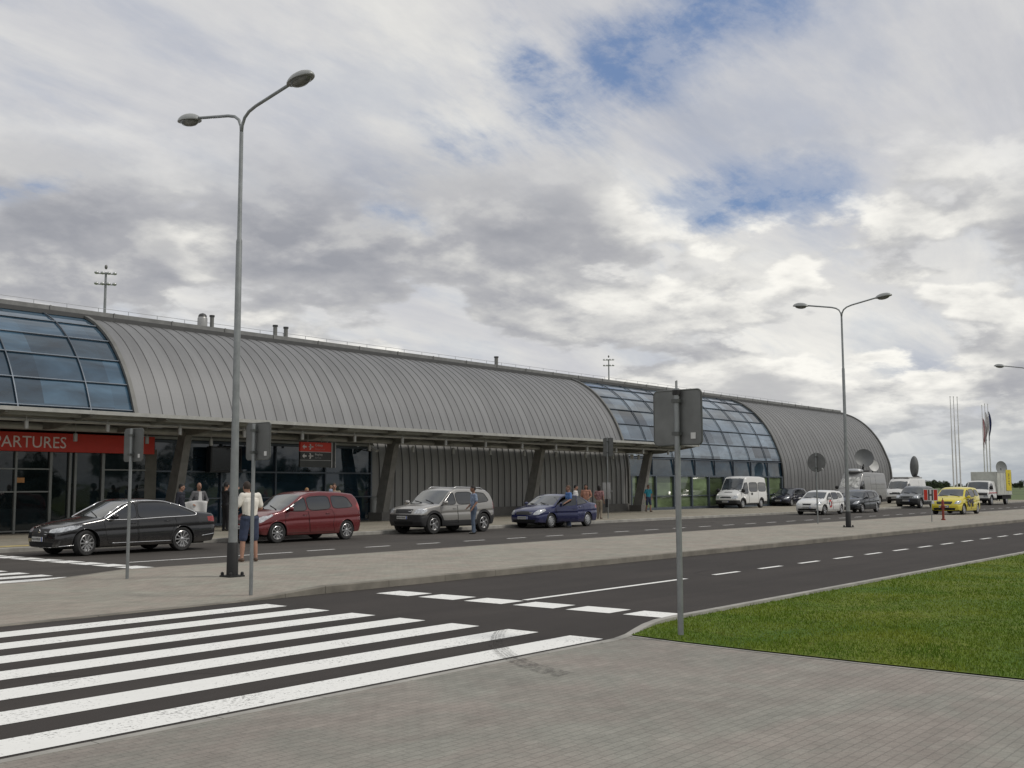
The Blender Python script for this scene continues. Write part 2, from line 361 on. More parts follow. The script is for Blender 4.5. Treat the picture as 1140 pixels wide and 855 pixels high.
marks('terminal_centre_line', [(14.0, 18.9, 22.98, 23.1)] + [(19.55 + 2.16 * i, 20.55 + 2.16 * i, 23.15, 23.27) for i in range(40)], .004, PAINT_OLD)
# skid mark across the crosswalk corner
m, nt, p = newmat('rubber_mark'); tc = nt.add('ShaderNodeTexCoord').outputs['Object']
p.inputs['Base Color'].default_value = (.05, .047, .045, 1); p.inputs['Roughness'].default_value = .9
nt.put(p.inputs['Alpha'], nt.math('MULTIPLY', nt.smooth(nt.noise(tc, 14, 5, .7), .38, .62), .48)); SKID = m
m = MB()
for off, wd in ((0, .05), (.07, .03), (.12, .06), (.20, .04)):
    pts = [(10.05, 8.45), (9.60, 8.14), (9.1, 7.74), (8.75, 7.38), (8.42, 6.98), (8.18, 6.6), (8.02, 6.25), (7.95, 5.95)]
    for (xa, ya), (xb, yb) in zip(pts, pts[1:]):
        m.add([(xa + off, ya, .0215), (xa + off + wd, ya, .0215), (xb + off + wd, yb, .0215), (xb + off, yb, .0215)], [(0, 1, 2, 3)])
struct(m.build('skid_mark', SKID))
# ------------------------------------------------------------------ grass blades on the lawn
GB, nt, p = newmat('grass_blades'); tc = nt.add('ShaderNodeTexCoord').outputs['Object']
a = nt.noise(tc, .7, 5, .6, .5); b_ = nt.noise(tc, 55, 2, .7)
col = nt.mix(nt.ramp(a, [(.35, 0), (.66, 1)]), (.085, .165, .012, 1), (.185, .232, .022, 1))
dry = nt.smooth(nt.noise(tc, 2.1, 5, .6, .8), .60, .74)
col = nt.mix(nt.math('MULTIPLY', dry, .7), col, (.24, .21, .06, 1))
nt.put(p.inputs['Base Color'], nt.mix(1., col, nt.ramp(b_, [(.25, .8), (.75, 1.2)]), 'MULTIPLY')); p.inputs['Roughness'].default_value = .7; p.inputs['Specular IOR Level'].default_value = .2
def blades():
    N = 420000
    # sample positions denser near the camera
    u = rng.random(N); dist = 10.5 * (75 / 10.5) ** u
    ang = rng.uniform(RAD(-6), RAD(40), N)
    X = dist * np.cos(ang); Y = dist * np.sin(ang)
    ok = (Y < np.interp(X, [10.6, 10.95, 11.3, 11.7, 12.3, 13], [6.90, 6.99, 7.09, 7.17, 7.21, 7.21]) - .012) & (X > np.interp(Y, [-30, -2, 2, 4, 5.3, 6.2, 6.9], [10.2, 10.25, 10.3, 10.36, 10.42, 10.5, 10.62]) + .02) & (Y > -1)
    X = X[ok]; Y = Y[ok]; D = dist[ok]; n = len(X)
    patch = .5 + .5 * np.sin(X * 1.7 + np.sin(Y * 2.3) * 1.4) * np.sin(Y * 1.9 + 1.3 * np.sin(X * .8))
    h = rng.uniform(.015, .042, n) * (.6 + .6 * patch); w = .0016 + D * .0003
    th = rng.random(n) * 2 * np.pi; ph = rng.random(n) * 2 * np.pi; lean = rng.uniform(.1, .8, n) * h
    dx, dy = np.cos(th) * w, np.sin(th) * w; z = .028
    V = np.empty((n, 3, 3)); V[:, 0] = np.c_[X - dx, Y - dy, np.full(n, z)]; V[:, 1] = np.c_[X + dx, Y + dy, np.full(n, z)]
    V[:, 2] = np.c_[X + np.cos(ph) * lean, Y + np.sin(ph) * lean, z + h]
    me = bpy.data.meshes.new('grass'); me.vertices.add(3 * n); me.vertices.foreach_set('co', V.reshape(-1).astype(np.float32))
    me.loops.add(3 * n); me.loops.foreach_set('vertex_index', np.arange(3 * n, dtype=np.int32)); me.polygons.add(n)
    me.polygons.foreach_set('loop_start', np.arange(0, 3 * n, 3, dtype=np.int32)); me.update(calc_edges=True); me.materials.append(GB)
    o = bpy.data.objects.new('grass', me); COL.objects.link(o)
    return tag(o, 'mown green grass growing on the lawn beside the road', 'grass', kind='stuff')
blades()
# ------------------------------------------------------------------ terminal building
PROF = [(39.47, .0), (39.47, 1.), (39.47, 2), (39.5, 3), (39.66, 4), (40.02, 5), (40.47, 6), (41.12, 7), (42.05, 8), (43.25, 8.82), (44.5, 9.32)]
ROOFP = [(46., 9.62), (49, 9.86), (53, 9.95), (57, 9.86), (61, 9.4), (63.5, 8.4), (65., 7), (65.8, 5), (66, 3), (66, 0.)]
def smooth_poly(pts, n):
    pts = np.array(pts, float); out = []
    for i in range(len(pts) - 1):
        p0 = pts[max(i - 1, 0)]; p1 = pts[i]; p2 = pts[i + 1]; p3 = pts[min(i + 2, len(pts) - 1)]
        for t in np.linspace(0, 1, n, endpoint=False):
            out.append(.5 * ((2 * p1) + (-p0 + p2) * t + (2 * p0 - 5 * p1 + 4 * p2 - p3) * t * t + (-p0 + 3 * p1 - 3 * p2 + p3) * t ** 3))
    out.append(pts[-1]); return np.array(out)
PS = smooth_poly(PROF, 5); PR = smooth_poly([PROF[-1]] + ROOFP, 4)
def prof_at(z): return float(np.interp(z, PS[:, 1], PS[:, 0]))
def prof_n(i, P=PS):
    a = P[max(i - 1, 0)]; b = P[min(i + 1, len(P) - 1)]; t = (b - a) / np.linalg.norm(b - a); return np.array([-t[1], t[0]])
def mat_metal(name, base, pitch, x0, rough=.42):
    m, nt, p = newmat(name); tc = nt.add('ShaderNodeTexCoord').outputs['Object']
    sp_ = nt.add('ShaderNodeSeparateXYZ'); nt.put(sp_.inputs[0], tc)
    u = nt.math('DIVIDE', nt.math('SUBTRACT', sp_.outputs[0], x0), pitch)
    wn = nt.add('ShaderNodeTexWhiteNoise', noise_dimensions='1D'); nt.put(wn.inputs['W'], nt.math('FLOOR', u))
    mp = nt.add('ShaderNodeMapping'); nt.put(mp.inputs[0], tc); mp.inputs[3].default_value = (2.2, .5, .22)
    st = nt.noise(mp.outputs[0], 1.4, 6, .65, .3)
    f = nt.math('MULTIPLY', nt.math('MULTIPLY_ADD', wn.outputs[0], .16, .92), nt.ramp(st, [(.3, .88), (.7, 1.1)]))
    fr = nt.math('FRACT', u); edge = nt.math('MINIMUM', fr, nt.math('SUBTRACT', 1., fr))
    f = nt.math('MULTIPLY', f, nt.math('MULTIPLY_ADD', nt.smooth(edge, .01, .10), .10, .90))   # shade and grime along the seams, put into the colour
    nt.put(p.inputs['Base Color'], nt.mix(1., c4(base), f, 'MULTIPLY'))
    p.inputs['Metallic'].default_value = .35; nt.put(p.inputs['Roughness'], nt.math('MULTIPLY_ADD', st, .25, rough)); return m
STEEL = M('painted_steel', (.27, .27, .255), .5, .3, var=.12, scale=1.2)
STEEL_D = M('painted_steel_dark', (.15, .15, .14), .55, .2, var=.12)
MULL = M('mullion', (.10, .12, .145), .45, .5, var=.08)
SEAM = M('seam_metal', (.155, .156, .156), .5, .3, var=.06)
def mat_glass(name, col, f0=2.2, rough=.03, vary=.5, bx=2.95):
    m, nt, p = newmat(name); tc = nt.add('ShaderNodeTexCoord').outputs['Object']
    sn = nt.add('ShaderNodeVectorMath', operation='SNAP'); nt.put(sn.inputs[0], tc); sn.inputs[1].default_value = (bx, 50, 1.0)
    wn = nt.add('ShaderNodeTexWhiteNoise'); nt.put(wn.inputs[0], sn.outputs[0])
    mp = nt.add('ShaderNodeMapping'); nt.put(mp.inputs[0], tc); mp.inputs[3].default_value = (.35, 1, 1.1)
    n = nt.noise(mp.outputs[0], 1.1, 5, .6, .6)
    f = nt.math('MULTIPLY', nt.math('MULTIPLY_ADD', wn.outputs[0], vary, 1 - vary * .5), nt.ramp(n, [(.3, .55), (.7, 1.6)]))
    nt.put(p.inputs['Base Color'], nt.mix(1., c4(col), f, 'MULTIPLY'))
    p.inputs['IOR'].default_value = f0; p.inputs['Roughness'].default_value = rough
    b = nt.add('ShaderNodeBump'); b.inputs['Strength'].default_value = .12; b.inputs['Distance'].default_value = .05
    nt.put(b.inputs['Height'], nt.noise(tc, .8, 2)); nt.l.new(b.outputs[0], p.inputs['Normal']); return m
GL_CURVE = mat_glass('curved_glazing', (.035, .07, .105), 1.85, vary=.8)
GL_CURVE2 = mat_glass('curved_glazing_right', (.09, .118, .145), 2.0, vary=1.3)
GL_LOW = mat_glass('facade_glazing', (.010, .016, .018), 1.5, vary=.4)
GL_LOWB = mat_glass('upper_facade_glazing', (.014, .03, .045), 1.68, vary=.3)
T = empty('terminal_building', (45, 39.5, 0), 0, 'long airport terminal with curved grey metal shell and two glazed bays', 'building')
def tb(mb, name, mat, parent=T, smooth=False, auto=None):
    o = mb.build(name, mat, parent, smooth, auto); o.matrix_parent_inverse = Matrix.Translation((-45, -39.5, 0)) if parent is T else Matrix(); return o
def skin(x0, x1, pitch, z_lo, name, mat, seam_h=.022, seam_w=.014):
    m = MB(); P = [p_ for p_ in PS if p_[1] >= z_lo - .01]
    allP = [tuple(p_) for p_ in P] + [tuple(p_) for p_ in PR[1:]]
    n = len(allP)
    m.add([(x, y, z) for x in (x0, x1) for y, z in allP], [(i, i + 1, n + i + 1, n + i) for i in range(n - 1)])
    k = int(round((x1 - x0) / pitch)); A = np.array(allP)
    for j in range(k + 1):
        x = x0 + (x1 - x0) * j / k; a, b = x - seam_w / 2, x + seam_w / 2
        nn = len(PS) - (len(PS) - len(P)) + 3; vs = []
        for i in range(nn):
            nr = prof_n(i, A); y, z = A[i]; q = (y + nr[0] * seam_h, z + nr[1] * seam_h)
            vs += [(a, y, z), (a, q[0], q[1]), (b, q[0], q[1]), (b, y, z)]
        m.add(vs, [(4 * i + s, 4 * i + s + 1, 4 * i + s + 5, 4 * i + s + 4) for i in range(nn - 1) for s in range(3)], 1)
    return tb(m, name, [mat, SEAM], smooth=False)
MET1 = mat_metal('zinc_shell', (.196, .198, .200), .60, 24.55); MET2 = mat_metal('zinc_shell_end', (.185, .186, .185), .72, 84.4)
# metal shell sections
skin(24.55, 60.6, .60, 4.3, 'metal_shell', MET1)
skin(84.35, 109.3, .72, 0., 'metal_shell', MET2)
m = MB(); P = [p_ for p_ in PS if p_[1] <= 4.35]; n = len(P)
MET3 = mat_metal('zinc_lower_wall', (.285, .283, .272), .548, 24.55)
m.add([(x, y - .0, z) for x in (37.3, 60.6) for y, z in P], [(i, i + 1, n + i + 1, n + i) for i in range(n - 1)])
for j in range(44):
    x = 37.3 + .548 * j
    if x < 60.5: m.add([(x + dx, y - dy, z) for y, z in P for dx, dy in ((-.014, 0), (-.014, .05), (.014, .05), (.014, 0))], [(4 * i + s, 4 * i + s + 1, 4 * i + s + 5, 4 * i + s + 4) for i in range(n - 1) for s in range(3)], 1)
tb(m, 'lower_wall', [MET3, SEAM])
# low plinth
PLM = M('plinth', (.14, .135, .125), .7)
m = MB(); m.box(37.3, 60.6, 39.30, 39.47, .1, .62); tb(m, 'plinth', PLM)
m = MB(); m.box(84.35, 109.3, 39.36, 39.46, .1, .4); tb(m, 'plinth', PLM)
# thick edge ribs where metal meets glass
for x in (24.45, 60.68, 84.27, 109.32):
    m = MB(); vs = []; z0 = 4.3 if x < 60 else 0
    PP = [p_ for p_ in PS if p_[1] >= z0 - .01]
    for i, (y, z) in enumerate(PP):
        nr = prof_n(i, np.array(PP)); vs += [(x - .09, y, z), (x - .09, y + nr[0] * .12, z + nr[1] * .12), (x + .09, y + nr[0] * .12, z + nr[1] * .12), (x + .09, y, z)]
    m.add(vs, [(4 * i + s, 4 * i + s + 1, 4 * i + s + 5, 4 * i + s + 4) for i in range(len(PP) - 1) for s in range(3)])
    tb(m, 'edge_rib', STEEL_D)
# end wall
A = [tuple(p_) for p_ in PS] + [tuple(p_) for p_ in PR[1:]]
m = MB(); m.prism([(y, z) for y, z in A], 109.10, 109.25, 'x'); tb(m, 'end_wall', MET2)
m = MB(); m.prism([(y, z) for y, z in A], -20, -19.9, 'x'); tb(m, 'end_wall', MET2)
# glazed bays
def bay(x0, x1, verts, zs, z_lo, gmat, name):
    m = MB(); P = [p_ for p_ in PS if p_[1] >= z_lo - .01] + list(PR[1:]); n = len(P)
    m.add([(x, y + .03, z - .01) for x in (x0, x1) for y, z in P], [(i, i + 1, n + i + 1, n + i) for i in range(n - 1)])
    g = tb(m, name, gmat)
    f = MB(); PP = np.array([p_ for p_ in PS if p_[1] >= z_lo - .01])
    for x in verts:
        vs = []
        for i, (y, z) in enumerate(PP):
            nr = prof_n(i, PP); vs += [(x - .022, y, z), (x - .022, y + nr[0] * .05, z + nr[1] * .05), (x + .022, y + nr[0] * .05, z + nr[1] * .05), (x + .022, y, z)]
        f.add(vs, [(4 * i + s, 4 * i + s + 1, 4 * i + s + 5, 4 * i + s + 4) for i in range(len(PP) - 1) for s in range(3)])
    for z in zs:
        y = prof_at(z); f.tube([(x0, y - .02, z), (x1, y - .02, z)], .034, 6)
    fr = f.build('mullions', MULL, g); return g
ZS = [4.9, 6.0, 7.04, 7.95, 8.7]
gl = bay(-20, 24.4, [22.5 - 2.95 * i for i in range(14)], ZS, 4.3, GL_CURVE, 'curved_glazing')
gr = bay(60.75, 84.2, [60.8 + 2.955 * i for i in range(1, 8)], ZS + [3.68], 3.68, GL_CURVE2, 'curved_glazing')
# right bay: lower glass
m = MB(); m.add([(60.75, 39.55, 2.5), (84.2, 39.55, 2.5), (84.2, 39.66, 3.68), (60.75, 39.66, 3.68)], [(0, 1, 2, 3)]); g2 = tb(m, 'upper_facade_window', GL_LOWB)
m = MB(); m.add([(60.75, 39.53, .12), (84.2, 39.53, .12), (84.2, 39.55, 2.5), (60.75, 39.55, 2.5)], [(0, 1, 2, 3)])
GL_LAWN_REFL = mat_glass('lower_facade_glazing', (.10, .135, .07), 1.75, vary=1.1, bx=2.46); g3 = tb(m, 'lower_facade_window', GL_LAWN_REFL)  # green of the lawn's reflection put into the glass colour
m = MB()
for x in [60.8 + 2.955 * i for i in range(1, 8)]: m.box(x - .03, x + .03, 39.46, 39.60, 2.5, 3.68)
m.box(60.75, 84.2, 39.44, 39.58, 2.44, 2.53); m.build('mullions', MULL, g2)
m = MB()
for x in (60.95, 61.9, 64.05, 66.5, 69.0, 71.5, 73.9, 76.4, 78.9, 81.4, 83.9):
    m.box(x - .07, x + .07, 39.38, 39.55, .12, 2.44)
m.box(60.75, 84.2, 39.4, 39.54, .12, .30); m.box(60.75, 84.2, 39.43, 39.53, 1.05, 1.10); m.build('mullions', MULL, g3)
# low facade between vestibule and metal wall (under the canopy)
m = MB(); m.add([(24.5, 39.5, .12), (37.3, 39.5, .12), (37.3, 39.5, 3.7), (24.5, 39.5, 3.7)], [(0, 1, 2, 3)]); g4 = tb(m, 'facade_window', GL_LOWB)
m = MB()
for x in (25.04, 28.37, 31.32, 34.28, 37.25): m.box(x - .035, x + .035, 39.40, 39.49, .12, 3.7)
for z, w in ((.16, .05), (1.29, .03), (2.43, .035), (3.68, .05)): m.box(24.5, 37.3, 39.38, 39.485, z - w, z + w)
m.build('mullions', MULL, g4)
m = MB(); m.box(24.5, 37.3, 39.35, 39.6, 3.76, 4.3); tb(m, 'fascia', STEEL_D)
m = MB(); m.box(24.5, 37.3, 39.28, 39.348, 3.76, 3.86); tb(m, 'fascia_rail', M('light_rail', (.45, .46, .47), .4, .3))
# entrance vestibule with red band
m = MB(); m.add([(-20, 38.7, .12), (24.2, 38.7, .12), (24.2, 38.7, 3.08), (-20, 38.7, 3.08)], [(0, 1, 2, 3)]); m.add([(24.2, 38.7, .12), (24.2, 39.5, .12), (24.2, 39.5, 3.08), (24.2, 38.7, 3.08)], [(0, 1, 2, 3)])
g5 = tb(m, 'entrance_window', GL_LOW)
m = MB(); FRAME = M('door_frame', (.20, .21, .20), .45, .4)
for x, w in [(18.94, .04), (20.25, .05), (21.0, .045), (21.22, .045), (22.35, .06), (18.0, .04), (16.5, .05), (15.2, .05), (13.5, .05)]: m.box(x - w, x + w, 38.6, 38.695, .12, 3.08)
for xa, xb, zs in [(13.5, 20.25, (.2, 1.62, 2.45)), (22.35, 24.2, (.2, 1.30, 2.45)), (20.25, 22.35, (.16,))]:
    for z in zs: m.box(xa, xb, 38.61, 38.692, z - .025, z + .025)
m.build('mullions', FRAME, g5)
m = MB(); m.box(18.98, 19.26, 38.60, 38.606, 1.95, 2.13); nb = m.build('notice', M('orange_notice', (.45, .22, .08), .7), g5)
m = MB(); m.box(24.25, 24.85, 38.9, 39.4, .12, 3.3); tb(m, 'pillar', M('pillar', (.16, .155, .13), .7, var=.1))
RED = M('sign_red', (.55, .030, .012), .5, var=.05)
m = MB(); m.box(-20, 24.45, 38.45, 38.68, 3.09, 3.78); band = tb(m, 'sign_band', RED)
WT = M('sign_lettering', (.80, .70, .66), .5)
tx = text_mesh('lettering', 'DEPARTURES', .60, WT, band, (17.05, 38.444, 3.22), (RAD(90), 0, 0), .99, .004)
tx.location = (17.0, 38.444, 3.23); bpy.context.view_layer.update()
bw = max(v.co.x for v in tx.data.vertices) * .99; tx.location.x = 20.72 - bw
# roof: parapet tray and rail
RM = M('roof_tray', (.22, .22, .215), .5, .2, var=.15)
m = MB(); m.prism([(44.42, 9.22), (44.42, 9.60), (44.5, 9.62), (45.0, 9.62), (45.0, 9.2)], -20, 109.1, 'x')
for i in range(43): m.box(-19 + 3 * i - .03, -19 + 3 * i + .03, 44.38, 44.425, 9.38, 9.62)
tb(m, 'parapet', RM)
m = MB(); m.box(-20, 109.0, 44.05, 44.30, 9.16, 9.35); tb(m, 'gutter', M('gutter_dark', (.07, .07, .07), .6))
m = MB(); m.tube([(-20, 44.9, 9.86), (100, 44.9, 9.86)], .012, 5)
for i in range(80): m.tube([(-18 + 1.5 * i, 44.9, 9.6), (-18 + 1.5 * i, 44.9, 9.87)], .014, 5)
tb(m, 'roof_rail', M('galvanised', (.42, .43, .44), .4, .6))
# camera / spotlight fixtures at the facade
m = MB(); m.tube([(37.2, 39.45, 3.55), (37.1, 39.1, 3.6)], .03, 6); m.box(-.09, .09, -.22, .22, -.06, .06, 0, Matrix.Translation((37.0, 38.95, 3.62)) @ Matrix.Rotation(RAD(25), 4, 'X')); tb(m, 'floodlight_fixture', M('white_fixture', (.6, .6, .58), .5))
m = MB(); m.tube([(60.4, 39.45, 3.9), (60.4, 39.1, 3.85)], .03, 6); m.lathe([(0, -.16), (.10, -.12), (.12, 0), (.12, .14), (0, .16)], 12, 'z', (60.4, 39.0, 3.72)); tb(m, 'floodlight_fixture', M('white_fixture', (.6, .6, .58), .5))
# ------------------------------------------------------------------ canopy
CN = empty('canopy', (45, 37, 4.2), 0, 'steel canopy on slanted columns running along the terminal front', 'canopy')
def cb(mb, name, mat, smooth=False, auto=None, parent=CN):
    o = mb.build(name, mat, parent, smooth, auto)
    if parent is CN: o.matrix_parent_inverse = Matrix.Translation((-45, -37, -4.2))
    return o
XA, XB = -12., 61.0
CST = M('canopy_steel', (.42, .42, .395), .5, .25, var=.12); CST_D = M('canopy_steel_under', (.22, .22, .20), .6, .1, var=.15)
m = MB(); m.box(XA, XB, 34.45, 39.2, 4.34, 4.365); cb(m, 'roof_sheet', M('canopy_sheet', (.30, .31, .31), .35, .2))
m = MB(); m.box(XA, XB + .02, 34.33, 34.44, 4.26, 4.39); cb(m, 'front_beam', CST)
for Y_ in (35.1, 35.9, 36.8):
    m = MB(); m.box(XA, XB - .05, Y_ - .06, Y_ + .06, 4.17, 4.332); cb(m, 'purlin', CST)
m = MB(); m.tube([(XA, 37.8, 3.97), (XB - .5, 37.8, 3.97)], .135, 14); cb(m, 'main_pipe', CST, True)
m = MB(); m.tube([(XA, 35.5, 4.06), (XB - .4, 35.5, 4.06)], .07, 10); cb(m, 'front_pipe', CST, True)
for i in range(-12, 13):
    x = 25.35 + 2.94 * i
    if x > XB: continue
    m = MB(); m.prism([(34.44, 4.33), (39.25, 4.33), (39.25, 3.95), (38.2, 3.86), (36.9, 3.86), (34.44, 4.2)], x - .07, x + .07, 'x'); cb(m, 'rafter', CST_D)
m = MB(); m.prism([(34.3, 4.39), (39.2, 4.39), (39.2, 4.05), (37.2, 3.98), (34.3, 4.27)], XB + .025, XB + .10, 'x'); cb(m, 'end_rafter', CST)
DL = M('downlight_body', (.42, .42, .40), .45, .3)
for x in (25.3, 37.05, 48.8, 60.4, 13.6, 1.9):
    m = MB()
    # slab-like raking column, tapering to the top, on a low base block
    b0, b1, t0, t1 = 38.25, 38.95, 37.55, 38.05
    ww, wt_ = .21, .16
    vs = [(x - ww, b0, .12), (x + ww, b0, .12), (x + ww, b1, .12), (x - ww, b1, .12), (x + .12 - wt_, t0, 3.86), (x + .12 + wt_, t0, 3.86), (x + .12 + wt_, t1, 3.86), (x + .12 - wt_, t1, 3.86)]
    m.add(vs, [(3, 2, 1, 0), (4, 5, 6, 7), (0, 1, 5, 4), (1, 2, 6, 5), (2, 3, 7, 6), (3, 0, 4, 7)])
    cb(m, 'column', M('column_paint', (.20, .195, .18), .65, var=.15))
    m = MB(); m.box(x - .3, x + .3, b0 - .12, b1 + .12, .12, .52); cb(m, 'column_base', M('plinth', (.14, .135, .125), .7))
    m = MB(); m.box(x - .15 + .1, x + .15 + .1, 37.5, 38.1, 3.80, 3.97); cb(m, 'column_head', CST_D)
k = 0
for i in range(-9, 15):
    for Y_, x, zt in ((35.2, 17.55 + 2.94 * i, 4.02), (37.4, 20.5 + 2.94 * i, 3.75)):
        if not XA < x < XB - .3: continue
        m = MB(); m.lathe([(.06, zt - .3), (.075, zt - .29), (.075, zt - .02), (.05, zt)], 12, 'z', (x, Y_, 0)); m.tube([(x, Y_, zt), (x, Y_, 4.2)], .014, 6)
        cb(m, 'downlight', DL, True, 40)
# hanging wayfinding sign
WS = empty('wayfinding_sign', (31.2, 36.55, 2.8), 0, 'red and black direction board hanging under the canopy above the dark red car', 'sign')
def wb(mb, name, mat, parent=WS):
    o = mb.build(name, mat, parent); 
    if parent is WS: o.matrix_parent_inverse = Matrix.Translation((-31.2, -36.55, -2.8))
    return o
BLK = M('sign_black', (.018, .02, .018), .4)
m = MB(); m.box(30.3, 32.05, 36.5, 36.6, 3.30, 3.71); a_ = wb(m, 'red_panel', RED)
m = MB(); m.box(30.3, 32.05, 36.5, 36.6, 2.93, 3.28); b_ = wb(m, 'black_panel', BLK)
m = MB(); m.box(30.3, 32.05, 36.51, 36.6, 2.62, 2.92); wb(m, 'blank_panel', M('sign_dark_grey', (.035, .038, .035), .5))
m = MB(); m.box(30.28, 32.08, 36.488, 36.5, 3.278, 3.302); m.box(30.28, 32.08, 36.488, 36.5, 2.912, 2.932)
m.box(32.05, 32.10, 36.48, 36.62, 2.6, 3.73); m.box(32.26, 32.30, 36.48, 36.62, 2.6, 3.73); m.tube([(30.75, 36.55, 3.71), (30.75, 36.55, 4.2)], .02, 6); m.tube([(31.85, 36.55, 3.71), (31.85, 36.55, 4.2)], .02, 6)
wb(m, 'frame', M('sign_frame', (.35, .35, .34), .4, .4))
m = MB(); m.box(32.10, 32.26, 36.50, 36.60, 2.6, 3.73); wb(m, 'side_panel', BLK)
LT = M('sign_white', (.6, .58, .56), .5)
def bars(par, z, s=1.):
    q = MB(); y = 36.492
    def tri(pts): q.add([(30.3 + u, y, z + w) for u, w in pts], [tuple(range(len(pts)))])
    tri([(.10, .0), (.22, -.11), (.22, .11)]); tri([(.22, -.035), (.34, -.035), (.34, .035), (.22, .035)])        # arrow
    tri([(.45, -.02), (.72, -.02), (.72, .025), (.45, .025)]); tri([(.54, 0), (.62, 0), (.56, .12), (.50, .12)]); tri([(.54, 0), (.62, 0), (.56, -.12), (.50, -.12)])   # plane pictogram
    return q.build('pictogram', LT, par)
bars(a_, 3.505); bars(b_, 3.105)
text_mesh('lettering', 'Odloty', .15, LT, a_, (31.12, 36.494, 3.54), (RAD(90), 0, 0), 1., .001); text_mesh('lettering', 'Departures', .12, M('sign_pink', (.55, .22, .2), .5), a_, (31.12, 36.494, 3.38), (RAD(90), 0, 0), 1., .001)
text_mesh('lettering', 'Przyloty', .13, LT, b_, (31.12, 36.494, 3.14), (RAD(90), 0, 0), 1., .001); text_mesh('lettering', 'Arrivals', .11, M('sign_pale', (.3, .3, .3), .5), b_, (31.12, 36.494, 3.0), (RAD(90), 0, 0), 1., .001)
# dark screen cabinet behind the facade glass line
scn = empty('information_cabinet', (28.2, 39.0, 2.4), 0, 'dark box-shaped information cabinet fixed high on the glass facade left of the lamp post', 'cabinet')
m = MB(); m.box(-.85, .85, -.18, .18, 0, .05); m.box(-.8, .8, -.15, .15, .05, 1.1); m.build('case', M('cabinet_black', (.012, .012, .013), .4), scn)
m = MB(); m.box(-.74, .74, -.158, -.152, .1, 1.04); m.build('screen', M('screen', (.008, .009, .011), .15), scn)
# roof vents: lift-off cowls and pipes standing on the roof
def roof_pipe(px, h, label, r=.13, dome=False, z0=9.58):
    y = 44.75
    o = empty('roof_vent', (px, y, z0), 0, label, 'vent', 'vent pipes on the terminal roof')
    m = MB()
    if dome:
        m.lathe([(.24, 0), (.24, .42), (.20, .52), (.12, .58)], 16, 'z'); m.build('stack', M('vent_steel', (.36, .36, .35), .4, .5), o, True, 40)
        m = MB(); m.lathe([(.215, .45), (.20, .58), (.13, .66), (0.01, .70)], 16, 'z'); m.build('cowl', M('vent_dark', (.05, .05, .05), .5), o, True, 40)
    else:
        m.lathe([(r, 0), (r, h)], 14, 'z'); m.build('stack', M('vent_steel_dark', (.20, .20, .19), .45, .4), o, True, 40)
        m = MB(); m.lathe([(r + .03, h - .09), (r + .03, h)], 14, 'z'); m.build('collar', M('vent_dark', (.05, .05, .05), .5), o, True, 40)
    return o
roof_pipe(30.9, .6, 'domed metal vent cowl on the terminal roof, leftmost of the roof vents', dome=True)
roof_pipe(31.45, .66, 'slim grey vent pipe on the roof right beside the domed cowl', .10)
roof_pipe(35.35, .62, 'grey vent pipe on the roof, left one of the close pair', .11)
roof_pipe(36.05, .60, 'grey vent pipe on the roof, right one of the close pair', .11)
roof_pipe(53.3, .62, 'lone dark vent pipe standing on the roof ridge above the middle of the metal shell', .12)
